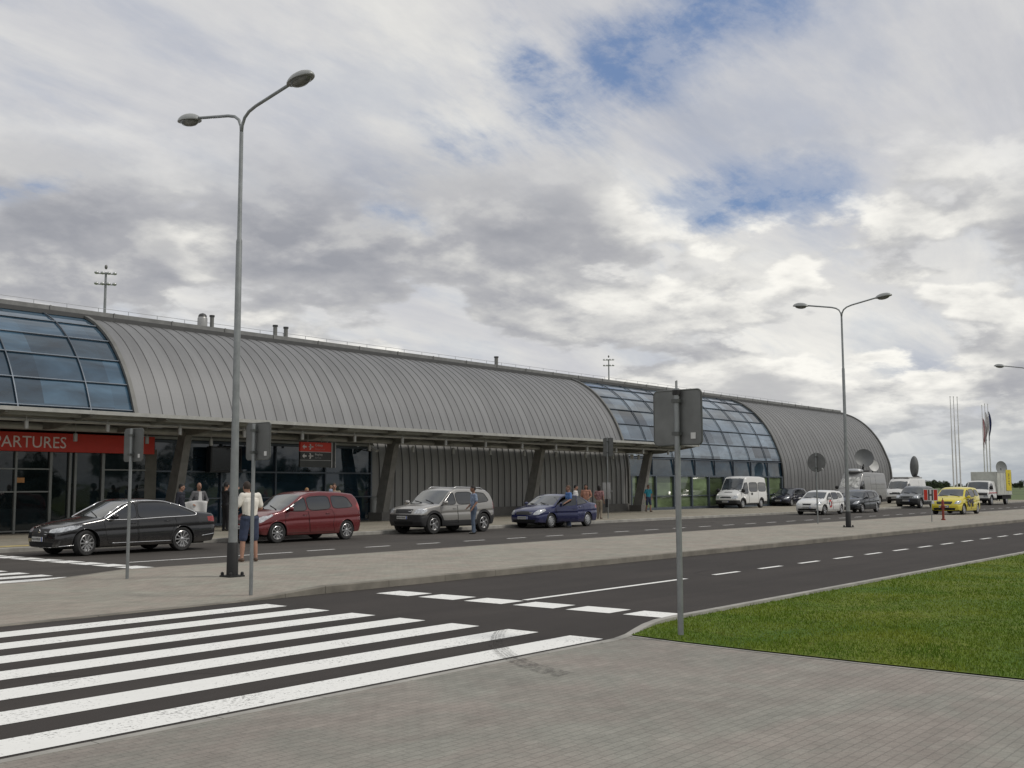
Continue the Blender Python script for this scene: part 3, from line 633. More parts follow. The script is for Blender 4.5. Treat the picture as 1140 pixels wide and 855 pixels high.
# ------------------------------------------------------------------ vehicles: one implicit shell per kind, cut into panels
def inpoly(x, z, poly):
    x = np.asarray(x); z = np.asarray(z); ins = np.zeros(x.shape, bool); n = len(poly); j = n - 1
    for i in range(n):
        xi, zi = poly[i]; xj, zj = poly[j]
        c = (zi > z) != (zj > z)
        ins ^= c & (x < (xj - xi) * (z - zi) / ((zj - zi) if zj != zi else 1e-9) + xi); j = i
    return ins
def rpoly(pts, n=4, r=.25):       # round a polygon's corners
    out = []; k = len(pts)
    for i in range(k):
        a = np.array(pts[i - 1]); b = np.array(pts[i]); c = np.array(pts[(i + 1) % k])
        p = b + (a - b) * r; q = b + (c - b) * r
        for t in np.linspace(0, 1, n): out.append(tuple((1 - t) ** 2 * p + 2 * t * (1 - t) * b + t * t * q))
    return out
class Shell:
    def __init__(s, S):
        s.S = S; s.L = S['L']; s.W = S['W']; s.z0 = S.get('z0', .2)
        P = np.array(S['prof'], float); s.px = P[:, 0]; s.pz = P[:, 1]
        if S.get('smooth', True):
            xs = np.linspace(s.px[0], s.px[-1], 400); zs = np.interp(xs, s.px, s.pz); kk = S.get('ks', 9); ker = np.hanning(kk + 2)[1:-1]; ker /= ker.sum()
            zs = np.convolve(np.pad(zs, kk // 2, mode='edge'), ker, 'valid'); s.px, s.pz = xs, zs
        s.bx, s.bz = np.array(S['belt']).T; s.plx, s.plw = np.array(S['plan']).T
        s.nz, s.nx = np.array(S['nose']).T; s.tz, s.tx = np.array(S['tail']).T
        s.H = s.pz.max(); s.k = S.get('k', .028); s.kc = S.get('curve', .10); s.crown = S.get('crown', .05)
        s.tum = S.get('tumble', .28); s.kf = S.get('kf', .22); s.kr = S.get('kr', .16)
    def T(s, x, y):
        sh = s.kc * np.clip(x / .8, -1, 1) * y * y
        return np.interp(x + sh, s.px, s.pz) - s.crown * (y / (s.W / 2)) ** 2
    def Ws(s, x, z):
        b = np.interp(x, s.bx, s.bz); w = s.W / 2 * np.interp(x, s.plx, s.plw); up = np.maximum(0, z - b)
        lowr = np.clip((b - z) / (b - s.z0), 0, 1)
        w = w - s.tum * up - .25 * s.tum * up * up - .035 * (1 - lowr) ** 4 * (up <= 0) - .035 * (up > 0) - .07 * np.clip(lowr - .55, 0, 1) ** 1.5
        w = w - .012 * np.exp(-((lowr - .36) / .06) ** 2) * s.S.get('crease', 1)
        return w
    def F(s, x, y, z):
        e = .02; t0 = s.T(x, y); sl_ = (s.T(x + e, y) - s.T(x - e, y)) / (2 * e)
        f = [(np.abs(y) - s.Ws(x, z)), (z - t0) / np.sqrt(1 + sl_ ** 2), (s.z0 - z),
             (x - (np.interp(z, s.nz, s.nx) - s.kf * np.abs(y) ** 2.4)), ((np.interp(z, s.tz, s.tx) + s.kr * np.abs(y) ** 2.4) - x)]
        f = np.array(f); mx = f.max(0); return mx + s.k * np.log(np.exp((f - mx) / s.k).sum(0)) - s.k * .4
    def project(s, P, O):
        lo = np.zeros(len(P)); hi = np.full(len(P), 1.6); D = P - O
        for _ in range(22):
            mid = (lo + hi) / 2; q = O + D * mid[:, None]; ins = s.F(q[:, 0], q[:, 1], q[:, 2]) < 0
            lo = np.where(ins, mid, lo); hi = np.where(ins, hi, mid)
        return O + D * lo[:, None]
    def org(s, P):
        m = s.S.get('axis_in', .95)
        return np.c_[np.clip(P[:, 0], -s.L / 2 + m, s.L / 2 - m), np.zeros(len(P)), np.full(len(P), s.S.get('axis_z', .6))]
    def side(s, x, z, sg=1):        # surface y at side view position
        lo = 0.; hi = s.W
        for _ in range(24):
            m_ = (lo + hi) / 2
            if s.F(np.array([x]), np.array([sg * m_]), np.array([z]))[0] < 0: lo = m_
            else: hi = m_
        return sg * lo
    def top(s, x, y):
        lo = .5; hi = s.H + .3
        for _ in range(24):
            m_ = (lo + hi) / 2
            if s.F(np.array([x]), np.array([y]), np.array([m_]))[0] < 0: lo = m_
            else: hi = m_
        return lo
    def front(s, y, z, sg=1):
        lo = 0.; hi = s.L
        for _ in range(24):
            m_ = (lo + hi) / 2
            if s.F(np.array([sg * m_]), np.array([y]), np.array([z]))[0] < 0: lo = m_
            else: hi = m_
        return sg * lo
    def grid(s, cell):
        L, W = s.L, s.W; nx = int(L / cell); ny = int(W / cell); nz = int(s.H / cell)
        x = np.linspace(-L / 2, L / 2, nx + 1); y = np.linspace(-W / 2, W / 2, ny + 1); v = np.linspace(0, 1, nz + 1)
        Vs = []; Fs = []; off = 0
        def push(A, flip):
            nonlocal off
            a, b = A.shape[:2]; idx = np.arange(a * b).reshape(a, b) + off; q = np.stack([idx[:-1, :-1], idx[1:, :-1], idx[1:, 1:], idx[:-1, 1:]], -1).reshape(-1, 4)
            if flip: q = q[:, ::-1]
            Vs.append(A.reshape(-1, 3)); Fs.append(q); off += a * b
        tz = s.T(x, np.zeros_like(x)); tzc = np.maximum(tz, s.z0 + .2)
        for sg in (-1, 1):
            X, Vv = np.meshgrid(x, v, indexing='ij'); Z = s.z0 + Vv * (tzc[:, None] - s.z0); push(np.stack([X, np.full_like(X, sg * W / 2), Z], -1), sg > 0)
        X, Y = np.meshgrid(x, y, indexing='ij'); push(np.stack([X, Y, np.broadcast_to(tzc[:, None], X.shape)], -1), False)
        for sg, t in ((-1, tzc[0]), (1, tzc[-1])):
            Y, Vv = np.meshgrid(y, v, indexing='ij'); push(np.stack([np.full_like(Y, sg * L / 2), Y, s.z0 + Vv * (t - s.z0)], -1), sg < 0)
        V = np.concatenate(Vs); F = np.concatenate(Fs); V = s.project(V, s.org(V)); return V, F
RUB = M('tyre_rubber', (.022, .022, .022), .8, var=.2, scale=12); ALU = M('alloy_rim', (.55, .55, .55), .3, .85, var=.05); HUB = M('steel_hubcap', (.42, .43, .44), .4, .4, var=.1)
DARK = M('dark_plastic', (.022, .022, .023), .6); WELL = M('wheel_well_black', (.008, .008, .008), .9); CHR = M('chrome', (.72, .72, .72), .18, 1., var=.02)
CARGL = M('car_glass', (.008, .010, .012), .05, spec=.9, var=.3, scale=1.5, coat=.4); CARGLW = M('car_windscreen', (.045, .055, .062), .06, spec=.9, var=.4, scale=1.2, coat=.5)
HLG = M('headlight_glass', (.50, .52, .54), .12, .25, var=.35, scale=14, spec=.9, coat=.8); TLG = M('tail_light_red', (.30, .012, .012), .2, var=.25, scale=10, coat=.6); FOG = M('lamp_clear', (.6, .6, .6), .2, .3)
PLATE = M('number_plate_white', (.62, .62, .60), .5, var=.05); PLB = M('plate_blue', (.02, .06, .3), .5); PLT = M('plate_text', (.03, .03, .03), .5); ORG = M('indicator_orange', (.5, .18, .03), .3)
def make_wheel(parent, x, y, r, w, sg, spokes=10, rim=ALU, steer=0., dish=0., rr=.67):
    o = bpy.data.objects.new('wheel', None)
    m = MB(); R_ = r
    m.lathe([(r * rr - .01, -w / 2), (r * .93, -w / 2), (r * .985, -w * .42), (r, -w * .30), (r, w * .30), (r * .985, w * .42), (r * .93, w / 2), (r * .80, w / 2 + .004), (r * rr, w / 2 - .012), (r * rr - .01, w / 2 - .03)], 40, 'y', close=False)
    ty = m.build('wheel', RUB, parent, True, 35); ty.location = (x, y, r); ty.rotation_euler = (0, 0, (0 if sg > 0 else math.pi) + steer)
    m = MB(); a = r * rr
    m.lathe([(a, w / 2 - .004), (a * .955, w / 2 + .002), (a * .92, w / 2 - .02), (a * .90, w / 2 - .09), (a * .5, w / 2 - .10)], 40, 'y', close=False)
    if spokes:
        for i in range(spokes):
            t = 2 * math.pi * i / spokes; M4 = Matrix.Rotation(t, 4, 'Y')
            h = a * .075 * (10 / spokes) ** .6
            vs = [(.10 * a, w / 2 - .035, -h * 1.1), (.10 * a, w / 2 - .035, h * 1.1), (.10 * a, w / 2 - .012, h * .8), (.10 * a, w / 2 - .012, -h * .8),
                  (.93 * a, w / 2 - .04, -h * 1.25), (.93 * a, w / 2 - .04, h * 1.25), (.93 * a, w / 2 - .006, h * .95), (.93 * a, w / 2 - .006, -h * .95)]
            m.add([tuple(M4 @ Vector(v)) for v in vs], [(0, 1, 2, 3), (4, 7, 6, 5), (0, 4, 5, 1), (1, 5, 6, 2), (2, 6, 7, 3), (3, 7, 4, 0)])
        m.lathe([(a * .24, w / 2 - .05), (a * .24, w / 2 - .014), (a * .17, w / 2 - .004), (.001, w / 2 - .002)], 20, 'y', close=False)
    else:
        m.lathe([(a * .93, w / 2 - .02), (a * .80, w / 2 - .004), (a * .5, w / 2 + .004), (.001, w / 2 + .006)], 32, 'y', close=False)
    ri = m.build('rim', rim, ty, True, 35)
    m = MB(); m.lathe([(a * .90, w / 2 - .095), (.001, w / 2 - .095)], 24, 'y', close=False); m.build('brake_disc', WELL, ty)
    if not spokes:
        m = MB()
        for i in range(9):
            t = 2 * math.pi * i / 9; M4 = Matrix.Rotation(t, 4, 'Y'); m.box(a * .62, a * .80, w / 2 + .0035, w / 2 + .008, -.02, .02, 0, M4)
        m.build('vent_slot', WELL, ty)
    return ty
def seg_line(sh, pts, sg, r, off=.0, n=6, close=False, dens=.08):
    out = []
    P = list(pts) + ([pts[0]] if close else [])
    for a, b in zip(P, P[1:]):
        k = max(1, int(math.dist(a, b) / dens))
        for i in range(k): out.append((a[0] + (b[0] - a[0]) * i / k, a[1] + (b[1] - a[1]) * i / k))
    out.append(P[-1]); return [(x, sh.side(x, z, sg) + sg * off, z) for x, z in out]
def car(name, label, S, loc, paint, rz=math.pi, cell=.025, group=None, cat=None):
    sh = Shell(S); root = empty(name, loc, rz, label, cat or S.get('cat', 'car'), group)
    V, F = sh.grid(cell); C = V[F].mean(1); A_ = V[F[:, 1]] - V[F[:, 0]]; B_ = V[F[:, 3]] - V[F[:, 0]]
    N = np.cross(A_, B_); N /= np.linalg.norm(N, axis=1)[:, None] + 1e-9
    # outward
    flip = (N * (C - sh.org(C))).sum(1) < 0; N[flip] *= -1; F[flip] = F[flip][:, ::-1]
    x, y, z = C.T; ay = np.abs(y); sgn = np.sign(y)
    sx = x + sh.kc * np.clip(x / .8, -1, 1) * y * y
    side = np.abs(N[:, 1]) > .55; fr = (N[:, 0] > .5) & ~side; re = (N[:, 0] < -.5) & ~side
    reg = np.full(len(F), 'body', dtype=object)
    if 'clad' in S:
        cz = np.interp(x, *np.array(S['clad']).T); reg[z < cz] = 'cladding'
        for xw in S['arch'][:2]: reg[((x - xw) ** 2 + (z - S['arch'][2]) ** 2 < (S['arch'][3] + .09) ** 2) & side & (z < .95)] = 'cladding'
    for i, poly in enumerate(S.get('doors', [])):
        for sg in (-1, 1): reg[side & (sgn == sg) & inpoly(x, z, poly) & (reg == 'body')] = 'door%d%s' % (i, 'r' if sg < 0 else 'l')
    for i, poly in enumerate(S.get('windows', [])):
        rp = rpoly(poly)
        for sg in (-1, 1): reg[(np.abs(N[:, 1]) > .4) & (sgn == sg) & inpoly(x, z, rp)] = 'window%d%s' % (i, 'r' if sg < 0 else 'l')
    if 'screen' in S:
        a, b = S['screen']; wz = sh.Ws(x, z); reg[(sx > a) & (sx < b) & (ay < wz - S.get('pillar', .085)) & (np.abs(N[:, 1]) < .6) & (N[:, 2] > .05) & (z > S.get('screen_z', 0))] = 'windscreen'
    if 'rear' in S:
        a, b = S['rear']; wz = sh.Ws(x, z); zr = S.get('rear_z', (0, 9)); reg[(sx > a) & (sx < b) & (ay < wz - .11) & (np.abs(N[:, 1]) < .6) & (z > zr[0]) & (z < zr[1])] = 'rear_window'
    F_ = x > sh.L / 2 - .75; R_ = x < -sh.L / 2 + .75
    if 'head_side' in S: reg[side & F_ & inpoly(x, z, S['head_side'])] = 'headlight'
    if 'head' in S: reg[~side & F_ & inpoly(ay, z, rpoly(S['head'], 3, .2))] = 'headlight'
    if 'tail_side' in S: reg[side & R_ & inpoly(x, z, S['tail_side'])] = 'tail_light'
    if 'taill' in S: reg[~side & R_ & inpoly(ay, z, S['taill'])] = 'tail_light'
    for nm in ('grille', 'air_intake'):
        if nm in S: reg[fr & F_ & inpoly(ay, z, S[nm])] = nm
    if 'interior' in S: reg[inpoly(sx, y, S['interior']) & (N[:, 2] > .5)] = 'interior'
    # wheel arches
    keep = np.ones(len(F), bool); xf, xr, zw, Ra = S['arch']
    for xw in (xf, xr): keep &= ~(((x - xw) ** 2 + (z - zw) ** 2 < Ra ** 2) & (ay > sh.W / 2 - .38) & (z < zw + Ra))
    reg[~keep] = ''
    parts = {}
    def emit(r_, nm, mat, par):
        sel = F[reg == r_]
        if not len(sel): return None
        u, inv = np.unique(sel.ravel(), return_inverse=True); VV = V[u]; FF = inv.reshape(-1, 4)
        me = bpy.data.meshes.new(nm); me.from_pydata(VV.tolist(), [], FF.tolist()); bm = bmesh.new(); bm.from_mesh(me); bmesh.ops.remove_doubles(bm, verts=bm.verts, dist=.0008)
        if nm not in ('body', 'cladding', 'interior'):      # give panels an edge so that they read as separate pressings
            pass
        bm.to_mesh(me); bm.free(); me.materials.append(mat); me.polygons.foreach_set('use_smooth', [True] * len(me.polygons)); me.update()
        o = bpy.data.objects.new(nm, me); COL.objects.link(o); o.parent = par; parts[r_] = o; return o
    emit('body', 'body', paint, root); emit('cladding', 'cladding', S.get('clad_mat', DARK), root)
    for r_ in sorted(set(reg)):
        if r_.startswith('door'): emit(r_, 'door', paint, root)
    dm = S.get('wd', {})
    for r_ in sorted(set(reg)):
        if r_.startswith('window'):
            i = int(r_[6:-1]); d_ = parts.get('door%s%s' % (dm.get(i, i), r_[-1]), root); emit(r_, 'window', CARGL, d_)
    emit('windscreen', 'windscreen', S.get('wsmat', CARGLW), root); emit('rear_window', 'rear_window', CARGL, root)
    for sg in (-1, 1):
        for nm, mt in (('headlight', HLG), ('tail_light', TLG)):
            r0 = reg.copy(); reg[(r0 == nm) & (sgn == sg)] = nm + str(sg); emit(nm + str(sg), nm, mt, root)
    emit('grille', 'grille', S.get('grille_mat', DARK), root); emit('air_intake', 'air_intake', WELL, root); emit('interior', 'interior', S.get('int_mat', M('car_interior', (.03, .03, .033), .85)), root)
    # underside and wheel wells
    m = MB(); m.box(-sh.L / 2 + .35, sh.L / 2 - .35, -sh.W / 2 + .30, sh.W / 2 - .30, sh.z0 - .02, sh.z0 + .25); m.build('underbody', WELL, root)
    for xw in (xf, xr):
        for sg in (-1, 1):
            m = MB()
            vs = []; n = 22
            for j in range(n + 1):
                t = math.pi * (1.12 * j / n - .06)
                for yy in (sh.W / 2 - .07, sh.W / 2 - .36): vs.append((xw + (Ra + .012) * math.cos(t), sg * yy, zw + (Ra + .012) * math.sin(t)))
            m.add(vs, [(2 * j, 2 * j + 2, 2 * j + 3, 2 * j + 1) for j in range(n)])
            b = len(m.v); m.add([(xw, sg * (sh.W / 2 - .36), zw)] + [vs[2 * j + 1] for j in range(n + 1)], [(0, j, j + 1) for j in range(1, n + 1)])
            m.build('wheel_arch_liner', WELL, root)
    for xw in (xf, xr):
        for sg in (-1, 1):
            pts = []
            for j in range(25):
                t = math.pi * (1.10 * j / 24 - .05); X_, Z_ = xw + Ra * math.cos(t), zw + Ra * math.sin(t)
                if Z_ > sh.z0 + .02: pts.append((X_, sh.side(X_, Z_, sg) - sg * .004, Z_))
            if len(pts) > 3:
                m = MB(); m.tube(pts, S.get('lip', .014), 6)
                m.build('arch_lip', S.get('lip_mat') or (S.get('clad_mat', DARK) if 'clad' in S else paint), root, True)
    st = S.get('steer', 0)
    for xw in (xf, xr):
        for sg in (-1, 1): make_wheel(root, xw, sg * (sh.W / 2 - S.get('wheel_w', .2) / 2 - .035), S['wheel_r'], S.get('wheel_w', .2), sg, S.get('spokes', 10), S.get('rim', ALU), st if xw == xf else 0., rr=S.get('rr', .67))
    # number plates
    pz = S.get('plate_z', .42)
    for e, pzz in ((1, pz), (-1, S.get('rplate_z', .75))):
        X_ = sh.front(0, pzz, e); py = S.get('plate_y', 0)
        m = MB(); m.box(-.008, .012, -.26, .26, -.055, .055); pl = m.build('number_plate', PLATE, root); pl.location = (X_ + e * .012, py, pzz); pl.rotation_euler = (0, 0, 0 if e > 0 else math.pi)
        m = MB(); m.box(.0125, .0145, .215, .26, -.055, .055); m.build('country_band', PLB, pl)
        m = MB()
        for j, wd in enumerate((.05, .045, .05, .045, .05, .05, .045)): m.box(.0125, .0145, .16 - j * .062 - wd * .5, .16 - j * .062 + wd * .25, -.034, .034)
        m.build('characters', PLT, pl)
    # mirrors
    if 'mirror' in S:
        mx, mz = S['mirror'][:2]; ms = S.get('mirror_s', 1.)
        for sg in (-1, 1):
            yy = sh.side(mx, mz, sg); m = MB(); n = 14
            m.tube([(mx, yy - sg * .02, mz - .03), (mx + .0, yy + sg * .07, mz)], .028, 8)
            ctr = Vector((mx + .01, yy + sg * .13, mz + .03 * ms)); prof_ = [(.01, -.085), (.6, -.08), (.9, -.05), (1, 0), (.9, .05), (.6, .08), (.01, .085)]
            for k_ in range(1):
                vs = []
                for f_, dy in prof_:
                    for j in range(n):
                        t = 2 * math.pi * j / n; vs.append((ctr.x + .075 * ms * f_ * math.cos(t) * (1 if math.cos(t) > 0 else .35), ctr.y + sg * dy * 1.15 * ms, ctr.z + .075 * ms * f_ * math.sin(t) * S.get('mirror_tall', 1.)))
                m.add(vs, [(i * n + j, i * n + (j + 1) % n, (i + 1) * n + (j + 1) % n, (i + 1) * n + j) for i in range(len(prof_) - 1) for j in range(n)])
            mo = m.build('mirror', S.get('mirror_mat') or paint, root, True)
            q = MB(); q.box(ctr.x - .034 * ms, ctr.x - .030 * ms, ctr.y - .07 * ms, ctr.y + .07 * ms, ctr.z - .05 * ms * S.get('mirror_tall', 1), ctr.z + .05 * ms * S.get('mirror_tall', 1)); q.build('mirror_glass', CARGL, mo)
    # handles and shut lines
    for i, (hx, hz) in enumerate(S.get('handles', [])):
        for sg in (-1, 1):
            yy = sh.side(hx, hz, sg); m = MB(); m.tube([(hx - .085, yy - sg * .005, hz), (hx - .07, yy + sg * .028, hz + .004), (hx + .07, yy + sg * .028, hz + .004), (hx + .085, yy - sg * .005, hz)], .012, 6)
            m.build('handle', S.get('handle_mat') or paint, parts.get('door%d%s' % (i, 'r' if sg < 0 else 'l'), root), True)
    for sg in (-1, 1):
        m = MB()
        for poly in S.get('doors', []) + S.get('lines', []):
            if poly in S.get('lines', []): pts = seg_line(sh, poly, sg, .004)
            else: pts = seg_line(sh, poly, sg, .004, close=True)
            m.tube(pts, .0065, 4, cap=False)
        if m.v: m.build('shut_lines', WELL, root)
    # window surrounds / rubber
    for poly in S.get('windows', []):
        for sg in (-1, 1):
            m = MB(); m.tube(seg_line(sh, rpoly(poly), sg, .01, close=True, dens=.1), S.get('seal_r', .012), 5, cap=False)
            m.build('window_seal', S.get('seal_mat', DARK), root, True)
    for poly, r0, mt in S.get('trims', []):
        for sg in (-1, 1):
            m = MB(); m.tube(seg_line(sh, poly, sg, r0, off=.004, dens=.06), r0, 6); m.build('trim', mt, root, True)
    for poly, r0, mt, nm in S.get('front_bars', []):
        m = MB(); m.tube([(sh.front(a, b) + .004, a, b) for a, b in poly], r0, 6); m.build(nm, mt, root, True)
    if 'wipers' in S:
        wx0, wx1 = S['wipers']
        for y0, y1 in ((.55, -.05), (-.08, -.62)):
            m = MB(); m.tube([(wx0, y0, sh.top(wx0, y0) + .015), (wx1, y1 + .05, sh.top(wx1, y1 + .05) + .02)], .011, 5)
            m.build('wiper', DARK, root)
    return root, sh, parts
BLACKP = dirt_paint('paint_black', (.010, .011, .014), .16, .2); REDP = dirt_paint('paint_dark_red', (.13, .008, .012), .2, .2); SILVP = dirt_paint('paint_champagne_silver', (.36, .35, .33), .28, .6)
BLUEP = dirt_paint('paint_deep_blue', (.012, .018, .085), .18, .2); WHITEP = dirt_paint('paint_white', (.68, .68, .66), .3); DGREYP = dirt_paint('paint_dark_blue_grey', (.022, .028, .036), .2, .3)
GREYP = dirt_paint('paint_mid_grey', (.27, .27, .265), .35, .4); YELP = dirt_paint('paint_yellow', (.62, .52, .02), .3)
PLAN = [(-2.4, .80), (-2.1, .90), (-1.6, .975), (-.8, 1.), (.6, 1.), (1.3, .985), (1.8, .93), (2.1, .86), (2.4, .78)]
def plan(L, a=.86, b=.84): h = L / 2; return [(-h, a - .06), (-h + .25, a + .03), (-h + .7, .965), (-h + 1.3, 1.), (h - 1.35, 1.), (h - .75, .965), (h - .3, b + .05), (h, b - .03)]
SEDAN = dict(L=4.90, W=1.82, z0=.20, prof=[(-2.45, .90), (-2.36, 1.03), (-1.95, 1.075), (-1.72, 1.10), (-1.25, 1.27), (-.75, 1.395), (-.25, 1.445), (.15, 1.44), (.45, 1.37), (.9, 1.155), (1.22, .985), (1.45, .945), (1.9, .87), (2.2, .79), (2.38, .70), (2.45, .6)],
    belt=[(-2.45, .98), (-1.6, .96), (-.5, .915), (1.2, .86), (2.0, .78), (2.45, .66)], plan=plan(4.9), nose=[(.15, 2.32), (.25, 2.42), (.45, 2.45), (.62, 2.43), (.75, 2.36), (.9, 2.1)], tail=[(.2, -2.32), (.4, -2.43), (.62, -2.45), (.95, -2.42), (1.08, -2.34)],
    windows=[[(1.16, .93), (.52, 1.285), (.20, 1.35), (.18, .925)], [(.14, .93), (.14, 1.355), (-.55, 1.355), (-.95, 1.30), (-1.30, 1.17), (-1.62, 1.045), (-1.60, .985), (-.5, .955)]],
    doors=[[(1.02, .30), (1.10, .62), (1.16, .90), (.20, .92), (.15, .30)], [(.13, .30), (.16, .92), (-.95, .955), (-1.02, .78), (-.80, .45), (-.82, .30)]], handles=[(.32, .80), (-.72, .84)],
    screen=(.42, 1.27), rear=(-1.85, -.95), arch=(1.62, -1.23, .335, .365), wheel_r=.328, wheel_w=.225, spokes=10, mirror=(.86, .96), rr=.70,
    head_side=[(2.45, .60), (2.36, .60), (1.86, .70), (1.72, .78), (2.1, .78), (2.35, .73)], head=[(.42, .60), (.95, .62), (.95, .76), (.75, .75), (.44, .69)], tail_side=[(-2.5, .78), (-2.10, .80), (-2.06, .93), (-2.5, .95)], taill=[(.45, .78), (.95, .78), (.95, .93), (.45, .92)],
    grille=[(0, .50), (.38, .50), (.42, .70), (0, .71)], air_intake=[(0, .24), (.55, .24), (.62, .36), (0, .38)], plate_z=.44, wipers=(1.18, 1.02),
    trims=[([(.92, .302), (-.85, .302)], .010, CHR), ([(-1.86, .40), (-2.34, .45)], .011, CHR), ([(1.9, .285), (2.3, .265)], .011, CHR)],
    front_bars=[([(-.36, .56), (.36, .56)], .008, CHR, 'grille_bar'), ([(-.37, .62), (.37, .62)], .008, CHR, 'grille_bar'), ([(-.85, .27), (-.5, .235), (0, .23), (.5, .235), (.85, .27)], .010, CHR, 'bumper_trim')], lip=.010)
SEDAN['steer'] = RAD(14)
black_car, shs, prt = car('parked_sedan', 'glossy black saloon car with chrome window surround, parked furthest left at the kerb', SEDAN, (16.35, 27.02, 0), BLACKP, cell=.022)
# one chrome line right round the side glass
m = MB()
for sg in (-1, 1): m.tube(seg_line(shs, rpoly([(1.24, .905), (.52, 1.315), (.18, 1.385), (-.5, 1.39), (-.95, 1.335), (-1.32, 1.195), (-1.68, 1.05), (-1.66, .965), (-.5, .935), (.2, .90)], 5, .3), sg, .012, off=.004, close=True, dens=.06), .018, 6, cap=False)
m.build('window_trim', CHR, black_car, True)
m = MB(); m.lathe([(.001, .0), (.055, 0), (.06, .008), (.045, .014), (.001, .014)], 20, 'x', (0, 0, 0)); e_ = m.build('badge', CHR, black_car, True); e_.location = (shs.front(0, .63) + .002, 0, .63)
MPV = dict(L=4.44, W=1.79, z0=.22, prof=[(-2.22, .95), (-2.18, 1.15), (-2.05, 1.38), (-1.85, 1.53), (-1.2, 1.595), (-.4, 1.62), (.1, 1.59), (.45, 1.50), (.95, 1.22), (1.32, 1.04), (1.65, .97), (1.95, .86), (2.12, .76), (2.22, .62)],
    belt=[(-2.2, 1.06), (-1.2, 1.01), (.8, .95), (1.4, .90), (2.2, .70)], plan=plan(4.44), nose=[(.2, 2.12), (.4, 2.21), (.6, 2.22), (.75, 2.15), (.95, 1.9)], tail=[(.22, -2.12), (.45, -2.21), (.8, -2.22), (1.1, -2.18), (1.4, -2.05), (1.6, -1.9)],
    windows=[[(1.22, 1.0), (.86, 1.18), (.48, 1.38), (.36, 1.40), (.30, .99)], [(.24, .995), (.30, 1.43), (-.65, 1.47), (-.72, 1.035)], [(-.80, 1.04), (-.74, 1.47), (-1.45, 1.43), (-1.72, 1.12), (-1.6, 1.07)]], wd={2: 9},
    doors=[[(1.10, .30), (1.18, .62), (1.20, .97), (.27, .97), (.20, .30)], [(.18, .30), (.25, .975), (-.74, 1.01), (-.86, .80), (-.78, .55), (-.86, .30)]], handles=[(.40, .86), (-.55, .89)],
    screen=(.42, 1.36), rear=(-2.3, -1.9), rear_z=(1.12, 1.45), arch=(1.47, -1.42, .325, .36), wheel_r=.318, wheel_w=.205, spokes=9, mirror=(1.02, 1.03), rr=.68, tumble=.24,
    head_side=[(2.22, .64), (2.05, .64), (1.62, .86), (1.66, .93), (1.95, .86), (2.2, .78)], head=[(.45, .62), (.95, .64), (.95, .90), (.62, .84)], tail_side=[(-2.3, .95), (-1.98, .97), (-1.90, 1.12), (-2.0, 1.32), (-2.2, 1.3)], taill=[(.62, .95), (.95, .95), (.95, 1.3), (.72, 1.3)],
    grille=[(0, .60), (.40, .62), (.44, .73), (0, .73)], air_intake=[(0, .28), (.60, .28), (.66, .42), (0, .44)], plate_z=.50, wipers=(1.3, 1.12), lines=[[(1.75, .30), (1.86, .48)]], lip=.016)
car('parked_minivan', 'dark red people carrier with silver alloy wheels parked behind the black saloon', MPV, (23.23, 28.10, 0), REDP, cell=.024)
SUV = dict(L=4.40, W=1.84, z0=.27, prof=[(-2.2, 1.0), (-2.15, 1.2), (-1.95, 1.50), (-1.72, 1.64), (-1.0, 1.695), (-.2, 1.70), (.15, 1.68), (.42, 1.60), (.85, 1.30), (1.12, 1.12), (1.4, 1.09), (1.85, 1.02), (2.1, .93), (2.2, .78)],
    belt=[(-2.2, 1.16), (-1.2, 1.10), (.8, 1.06), (1.4, 1.0), (2.2, .86)], plan=plan(4.4, .9, .9), nose=[(.25, 2.10), (.45, 2.19), (.7, 2.2), (.9, 2.14), (1.05, 1.95)], tail=[(.3, -2.1), (.5, -2.2), (.85, -2.2), (1.15, -2.16), (1.45, -2.0), (1.65, -1.8)],
    windows=[[(1.02, 1.09), (.52, 1.47), (.30, 1.53), (.22, 1.075)], [(.16, 1.08), (.22, 1.54), (-.72, 1.55), (-.80, 1.11)], [(-.88, 1.12), (-.82, 1.54), (-1.50, 1.50), (-1.74, 1.22), (-1.6, 1.16)]], wd={2: 9},
    doors=[[(1.0, .40), (1.06, .72), (1.10, 1.05), (.18, 1.05), (.14, .40)], [(.12, .40), (.16, 1.055), (-.82, 1.09), (-.94, .88), (-.84, .62), (-.9, .40)]], handles=[(.34, .93), (-.62, .97)],
    screen=(.38, 1.16), rear=(-2.3, -1.85), rear_z=(1.2, 1.55), arch=(1.42, -1.40, .37, .42), wheel_r=.362, wheel_w=.23, spokes=5, mirror=(.92, 1.12), mirror_s=1.15, rr=.62, tumble=.22, clad=[(-2.2, .70), (-1.85, .62), (-.9, .50), (.9, .50), (1.85, .70), (2.2, .74)],
    head_side=[(2.2, .76), (2.0, .76), (1.78, .84), (1.74, .93), (2.1, .93)], head=[(.50, .78), (.95, .78), (.95, .95), (.62, .96)], tail_side=[(-2.3, .88), (-2.02, .88), (-1.96, 1.16), (-2.2, 1.2)], taill=[(.7, .88), (.95, .88), (.95, 1.18), (.74, 1.18)],
    grille=[(0, .76), (.42, .76), (.44, .92), (0, .94)], air_intake=[(0, .36), (.45, .36), (.5, .48), (0, .5)], plate_z=.62, wipers=(1.1, .95), front_bars=[([(-.40, .84), (.40, .84)], .012, CHR, 'grille_bar')], lip=.012)
suv, shv, _ = car('parked_suv', 'champagne silver off-roader with black lower cladding and roof rails at the kerb', SUV, (30.72, 28.5, 0), SILVP, cell=.024, cat='car')
m = MB()
for sg in (-1, 1):
    y_ = sg * .64; m.tube([(.15, y_, shv.top(.15, y_)), (.0, y_, shv.top(0, y_) + .06), (-1.45, y_, shv.top(-1.45, y_) + .06), (-1.62, y_, shv.top(-1.62, y_))], .02, 8)
m.build('roof_rail', ALU, suv, True)
